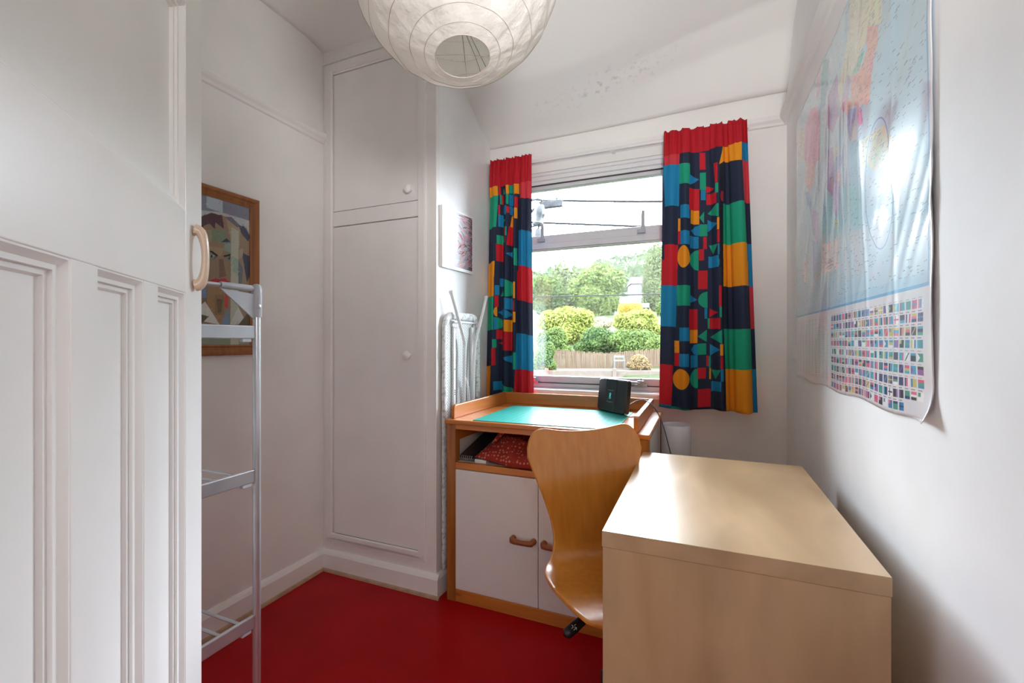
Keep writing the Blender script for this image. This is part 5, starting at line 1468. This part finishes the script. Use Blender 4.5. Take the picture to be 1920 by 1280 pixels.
plant('clipped_hedge', 'short golden clipped hedge beyond the bushes', 'hedge', 1182, 570, 592, 42, 36, GOLD, 5000, 0.085, 27, 7, trunk=False, boxy=True)
plant('golden_bush', 'bright yellow-green bush below the clipped hedge', 'bush', 1196, 580, 640, 88, 25, LIME, 9000, 0.10, 28, 10, trunk=False)
plant('garden_bush', 'leafy lime green bush at the left of the garden', 'bush', 1062, 572, 655, 98, 22, LIME, 12000, 0.10, 29, 12, trunk=False)
plant('garden_bush', 'fresh green bush behind the left end of cane fence', 'bush', 1040, 612, 690, 62, 17, MID, 8000, 0.075, 30, 9, trunk=False)
plant('garden_bush', 'dark green bush above the middle of cane fence', 'bush', 1122, 612, 676, 84, 18.5, DARKG, 11000, 0.08, 31, 12, trunk=False)
plant('garden_bush', 'mid green bush above the right part of cane fence', 'bush', 1188, 616, 684, 92, 17.5, MID, 11000, 0.075, 32, 12, trunk=False)
plant('garden_bush', 'pale bush below the right curtain edge', 'bush', 1236, 632, 704, 54, 14.5, PALE, 7000, 0.06, 33, 9, trunk=False)
plant('blossom_bush', 'small white blossoming bush between the green bushes', 'bush', 1128, 594, 620, 44, 27, CREAMF, 3500, 0.085, 34, 7, trunk=False)
plant('flowering_bush', 'pinkish flowering bush at the right end of cane fence', 'bush', 1198, 664, 700, 42, 13.2, PINK, 5000, 0.04, 35, 8, trunk=False)
plant('climbing_bush', 'ragged green plant at the left end of cane fence', 'bush', 1020, 640, 712, 44, 13.0, MID, 5000, 0.05, 36, 8, trunk=False)
# woodland and hedges far up the hill
WOOD = leaf_mat('woodland_leaves', (0.0172, 0.0287, 0.0079), (0.0280, 0.0389, 0.0117))
bl = []
rn = np.random.RandomState(44)
for i in range(150):
    y = rn.uniform(470, 540); x = -0.14*y+rn.uniform(-0.42, 0.42)*y*0.9
    h_ = rn.uniform(5, 11); bl.append((Vector((x, y, ground_z(x, y)+h_*0.5)), (h_*0.9, h_*0.9, h_*0.75)))
for row_y in (180, 240, 300, 355, 410):
    for i in range(46):
        x = -0.14*row_y+(-0.42+0.84*i/45)*row_y*0.9; y = row_y+0.12*x+rn.uniform(-3, 3)
        if rn.rand() < 0.2: continue
        h_ = rn.uniform(2.0, 5.5); bl.append((Vector((x, y, ground_z(x, y)+h_*0.4)), (h_*1.2, h_, h_*0.7)))
for i in range(120):
    y = rn.uniform(85, 165); x = -0.14*y+rn.uniform(-0.42, 0.42)*y
    h_ = rn.uniform(5, 9); bl.append((Vector((x, y, ground_z(x, y)+h_*0.45)), (h_*0.7, h_*0.7, h_*0.6)))
o = foliage('hillside_woodland', bl, 60000, 1.1, WOOD, None, 45)
tag(o, 'distant woods and field hedges covering the hillside', 'woodland', None, 'stuff')
gv = MB(); g0, g1, g2, g3 = ray(985, 641)*12.1, ray(1455, 641)*12.1, ray(1455, 641)*13.95, ray(985, 641)*13.95
gv.prism([(q.x, q.y, 0.30) for q in (g0, g1, g2, g3)], (0, 0, 0.075))
GRV = plain('pale_gravel', (0.030, 0.025, 0.020), 0.95, var=0.35, scale=45, spec=0.03)
struct(gv.build('gravel_terrace', GRV))
# cane screen fence
fn_ = thing('cane_fence', (-3.0, 13.9, 0.3), 'brown cane screen fence across the end of garden', 'fence')
CANE = wood('brown_cane', (0.034, 0.022, 0.014), (0.046, 0.032, 0.022), (0.060, 0.044, 0.031), 'Z', 0.8, spec=0.05)
fa, fb = ray(985, 641)*14.0, ray(1450, 641)*14.0
b = MB(); rn = random.Random(4)
NCANE = 386
for i in range(NCANE):
    q_ = fa.lerp(fb, i/NCANE); t_ = i/NCANE
    top = 0.90+0.05*math.sin(t_*15)+rn.uniform(-0.03, 0.03)-0.10*max(0, (0.25-t_*1.68)*2)
    b.tube([(q_.x, q_.y, 0.12), (q_.x+rn.uniform(-0.01, 0.01), q_.y+rn.uniform(-0.01, 0.01), top)], rn.uniform(0.009, 0.014), 5)
b.build('cane_screen', CANE, fn_)['kind'] = 'stuff'
for z in (0.45, 0.78):
    MB().tube([(fa.x, fa.y+0.03, z), (fb.x, fb.y+0.03, z)], 0.012, 6).build('wire_tie', WIRE, fn_)
# low timber wall in front: boards between posts
wl_ = thing('timber_retaining_wall', (-3.0, 12.0, -0.6), 'low weathered timber retaining wall below the cane fence', 'garden wall')
TIMB = wood('weathered_timber', (0.034, 0.027, 0.021), (0.042, 0.034, 0.028), (0.050, 0.042, 0.035), 'X', 0.9, spec=0.05)
wa, wb = ray(985, 641)*12.0, ray(1262, 641)*12.0
wd_ = (wb-wa).normalized(); wn2 = Vector((wd_.y, -wd_.x, 0)); wn2 = wn2 if wn2.y < 0 else -wn2
WMt = Matrix(((wd_.x, -wn2.x, 0, wa.x), (wd_.y, -wn2.y, 0, wa.y), (0, 0, 1, 0), (0, 0, 0, 1)))
Lw = (wb-wa).length
marks = [0.0, 0.62/3.9*Lw*0.9, Lw*0.60, Lw*1.0, Lw*1.36, Lw*1.72]
for i in range(5):
    for k in range(5):
        z1 = 0.44-k*0.21-0.01*i
        MB().box((marks[i]+0.004, -0.03-0.008*((i+k) % 2), z1-0.205), (marks[i+1]-0.004, 0.03, z1), WMt).build('board', TIMB, wl_, bevel=0.004)
for mk in marks[:]:
    MB().box((mk-0.05, -0.09, -0.6), (mk+0.05, -0.035, 0.49), WMt).build('post', TIMB, wl_, bevel=0.004)
# white garden bench by the fence
bc = ray(1161, 641)*13.4
bn = thing('garden_bench', (bc.x, bc.y, 0.3), 'small white garden bench in front of the cane fence', 'bench')
BMx = Matrix.Translation((bc.x, bc.y, 0)) @ Matrix.Rotation(TH_*0.6, 4, 'Z')
WHT = plain('white_garden_paint', (0.042, 0.042, 0.042), 0.5, spec=0.08)
MB().box((-0.16, -0.10, 0.615), (0.16, 0.10, 0.645), BMx).build('seat', WHT, bn)
MB().box((-0.16, 0.08, 0.72), (0.16, 0.10, 0.78), BMx).build('backrest', WHT, bn)
for x in (-0.14, 0.14):
    for y in (-0.08, 0.09): MB().box((x-0.015, y-0.015, 0.28), (x+0.015, y+0.015, 0.78 if y > 0 else 0.615), BMx).build('leg', WHT, bn)
# white house beyond the trees
hc = ray(1197, 641)*70
hz0_ = 1.2-(578-641)/F_*70; hz1_ = 1.2-(534-641)/F_*70; hzr = 1.2-(522-641)/F_*70
hs_ = thing('white_house', (hc.x, hc.y, hz0_), 'small white house with a grey roof among the trees', 'house')
HMx = Matrix.Translation((hc.x, hc.y, 0)) @ Matrix.Rotation(TH_-R(6), 4, 'Z')
HWM = plain('house_render', (0.052, 0.046, 0.044), 0.7, spec=0.08); HRM = plain('grey_slate', (0.028, 0.027, 0.031), 0.7, spec=0.08)
MB().box((-1.15, -1.0, hz0_), (1.15, 3.0, hz1_), HMx).build('wall', HWM, hs_)
MB().add([HMx @ Vector(q_) for q_ in ((-1.35, -1.3, hz1_), (1.35, -1.3, hz1_), (1.35, 3.3, hz1_), (-1.35, 3.3, hz1_), (-1.0, 1.0, hzr+0.3), (1.0, 1.0, hzr+0.3))], [(3, 2, 1, 0), (0, 1, 5, 4), (2, 3, 4, 5), (1, 2, 5), (3, 0, 4)]).build('roof', HRM, hs_)
HGL = plain('dark_window_glass', (0.03, 0.034, 0.04), 0.4, spec=0.08)
for x, z_ in ((0.0, hz1_-1.0), (0.0, hz1_-2.6)):
    wf_ = MB().box((x-0.45, -1.06, z_-0.35), (x+0.45, -0.98, z_+0.35), HMx).build('window', WHT, hs_)
    for k in (-1, 1): MB().box((x+k*0.21-0.17, -1.08, z_-0.28), (x+k*0.21+0.17, -1.05, z_+0.28), HMx).build('pane', HGL, wf_)
# parked car beside the hedge
kc = ray(1210, 641)*44
kz = 1.2-(581-641)/F_*44
car = thing('parked_car', (kc.x, kc.y, kz), 'pale grey parked car beside the golden hedge', 'car')
KM = Matrix.Translation((kc.x, kc.y, kz)) @ Matrix.Rotation(TH_+R(70), 4, 'Z') @ Matrix.Scale(0.42, 4)
KP = plain('pale_grey_car_paint', (0.05, 0.052, 0.056), 0.25, spec=0.08)
prof = [(-2.1, 0.25), (-2.1, 0.75), (-1.9, 0.9), (-1.1, 0.98), (-0.5, 1.45), (0.9, 1.45), (1.6, 0.98), (2.1, 0.9), (2.1, 0.25)]
MB().prism([(x, -0.85, z) for x, z in prof], (0, 1.7, 0), KM).build('body', KP, car, bevel=0.02)
MB().prism([(x, -0.87, z) for x, z in ((-0.95, 1.0), (-0.42, 1.38), (0.85, 1.38), (1.4, 1.0))], (0, 1.74, 0), KM).build('side_window', HGL, car)
MB().prism([(-1.06, -0.7, 1.01), (-0.53, -0.7, 1.44), (-0.55, -0.7, 1.46), (-1.10, -0.7, 1.03)], (0, 1.4, 0), KM).build('windscreen', HGL, car)
for x in (-1.3, 1.3):
    for y in (-0.75, 0.75):
        MB().lathe([(0, -0.1), (0.32, -0.1), (0.32, 0.1), (0, 0.1)], n=14, M=KM @ Matrix.Translation((x, y, 0.32)) @ Matrix.Rotation(R(90), 4, 'X')).build('wheel', BLACKP, car)
# overhead cables by the house wall, a terminal box and two glass insulators
CBL = plain('weathered_cable', (0.007, 0.007, 0.008), 0.8, spec=0.1)
def cable(name, pts, r_, label):
    return tag(MB().tube(smooth_path(pts), r_, 6).build(name, CBL, None, smooth=True), label, 'cable')
cable('overhead_cable', [(-2.2, 3.6, 2.50), (-1.323, 3.6, 2.405), (-1.24, 3.6, 2.386), (-1.04, 3.6, 2.362), (-0.85, 3.6, 2.337), (-0.259, 3.6, 2.262), (0.9, 3.6, 2.14)], 0.0088, 'upper dark cable outside the top vent, carrying a junction box')
cable('overhead_cable', [(-2.2, 3.6, 2.33), (-1.313, 3.6, 2.210), (-0.76, 3.6, 2.135), (-0.259, 3.6, 2.068), (0.9, 3.6, 1.93)], 0.0082, 'lower dark cable outside crossing the bottom of the vent')
q0_, q1_ = ray(1000, 557.5)*9.0, ray(1270, 551.5)*9.0
cable('overhead_cable', [tuple(q0_+Vector((0, 0, 1.2))-(q1_-q0_)), tuple(q0_+Vector((0, 0, 1.2))), tuple(q1_+Vector((0, 0, 1.2))), tuple(q1_+Vector((0, 0, 1.2))+(q1_-q0_))], 0.011, 'thin wire crossing the garden view in front of trees')
jb = thing('junction_box', (-1.148, 3.58, 2.352), 'pale grey junction box hanging on the upper outdoor cable', 'junction box')
JP = plain('pale_weathered_plastic', (0.022, 0.023, 0.025), 0.7, var=0.3, scale=30, spec=0.1)
MB().box((-1.252, 3.555, 2.310), (-1.050, 3.60, 2.366)).build('casing', JP, jb, bevel=0.006)
for x in (-1.215, -1.10): MB().tube([(x, 3.58, 2.356), (x, 3.58, 2.388)], 0.009, 8).build('clip', JP, jb)
MB().tube(smooth_path([(-1.24, 3.58, 2.335), (-1.29, 3.58, 2.325), (-1.33, 3.58, 2.29), (-1.37, 3.58, 2.27)]), 0.011, 8).build('lead', JP, jb, smooth=True)
IG = plain('weathered_insulator_glass', (0.026, 0.028, 0.030), 0.12, var=0.35, scale=28, spec=0.16)
BKM = plain('dull_galvanised_bracket', (0.012, 0.012, 0.013), 0.6, spec=0.1)
def insulator(x, z, s_, lean_, label):
    th = thing('glass_insulator', (x, 3.5, z), label, 'insulator')
    M_ = Matrix.Translation((x, 3.5, z)) @ Matrix.Rotation(R(lean_), 4, 'Y') @ Matrix.Scale(s_, 4)
    MB().lathe([(0.030, -0.105), (0.043, -0.10), (0.045, -0.085), (0.040, -0.078), (0.040, -0.03), (0.046, -0.022), (0.047, 0.0), (0.047, 0.03), (0.038, 0.06), (0.015, 0.072), (0, 0.072)], n=20, M=M_).build('glass_body', IG, th, smooth=True, angle=40)
    MB().lathe([(0.044, -0.102), (0.047, -0.098), (0.047, -0.086), (0.044, -0.082)], n=20, M=M_, closed=True).build('metal_collar', BKM, th, smooth=True)
    MB().lathe([(0.008, 0.07), (0.008, 0.11), (0, 0.112)], n=10, M=M_).build('pin', BKM, th)
insulator(-1.222, 2.255, 1.0, 8, 'upper clear glass insulator below the junction box')
insulator(-1.235, 2.065, 0.9, 3, 'lower clear glass insulator just above the transom')
# pole bracket carrying the insulators, hidden behind the left curtain edge
bk = thing('cable_bracket', (-1.42, 3.56, 2.2), 'metal bracket holding the insulators outside by left curtain', 'bracket')
MB().box((-1.44, 3.55, -1.2), (-1.40, 3.59, 2.55)).build('post', BKM, bk)
for z in (2.155, 2.372): MB().tube([(-1.42, 3.56, z), (-1.23, 3.50, z+0.0)], 0.008, 8).build('arm', BKM, bk)
# summer haze lying over the valley
hz_m = bpy.data.materials.new('valley_haze'); hz_m.use_nodes = True
hN, hL = hz_m.node_tree.nodes, hz_m.node_tree.links; hN.clear()
h_o = hN.new('ShaderNodeOutputMaterial'); h_s = hN.new('ShaderNodeVolumeScatter'); h_s.inputs['Density'].default_value = HAZE; h_s.inputs['Color'].default_value = (0.95, 0.97, 1.0, 1)
hL.new(h_s.outputs[0], h_o.inputs['Volume'])
hzb = MB().box((-160, 15, -3), (120, 120, 40)).build('haze', hz_m)
hzb['kind'] = 'stuff'; hzb['label'] = 'pale summer haze lying over the valley and hill'
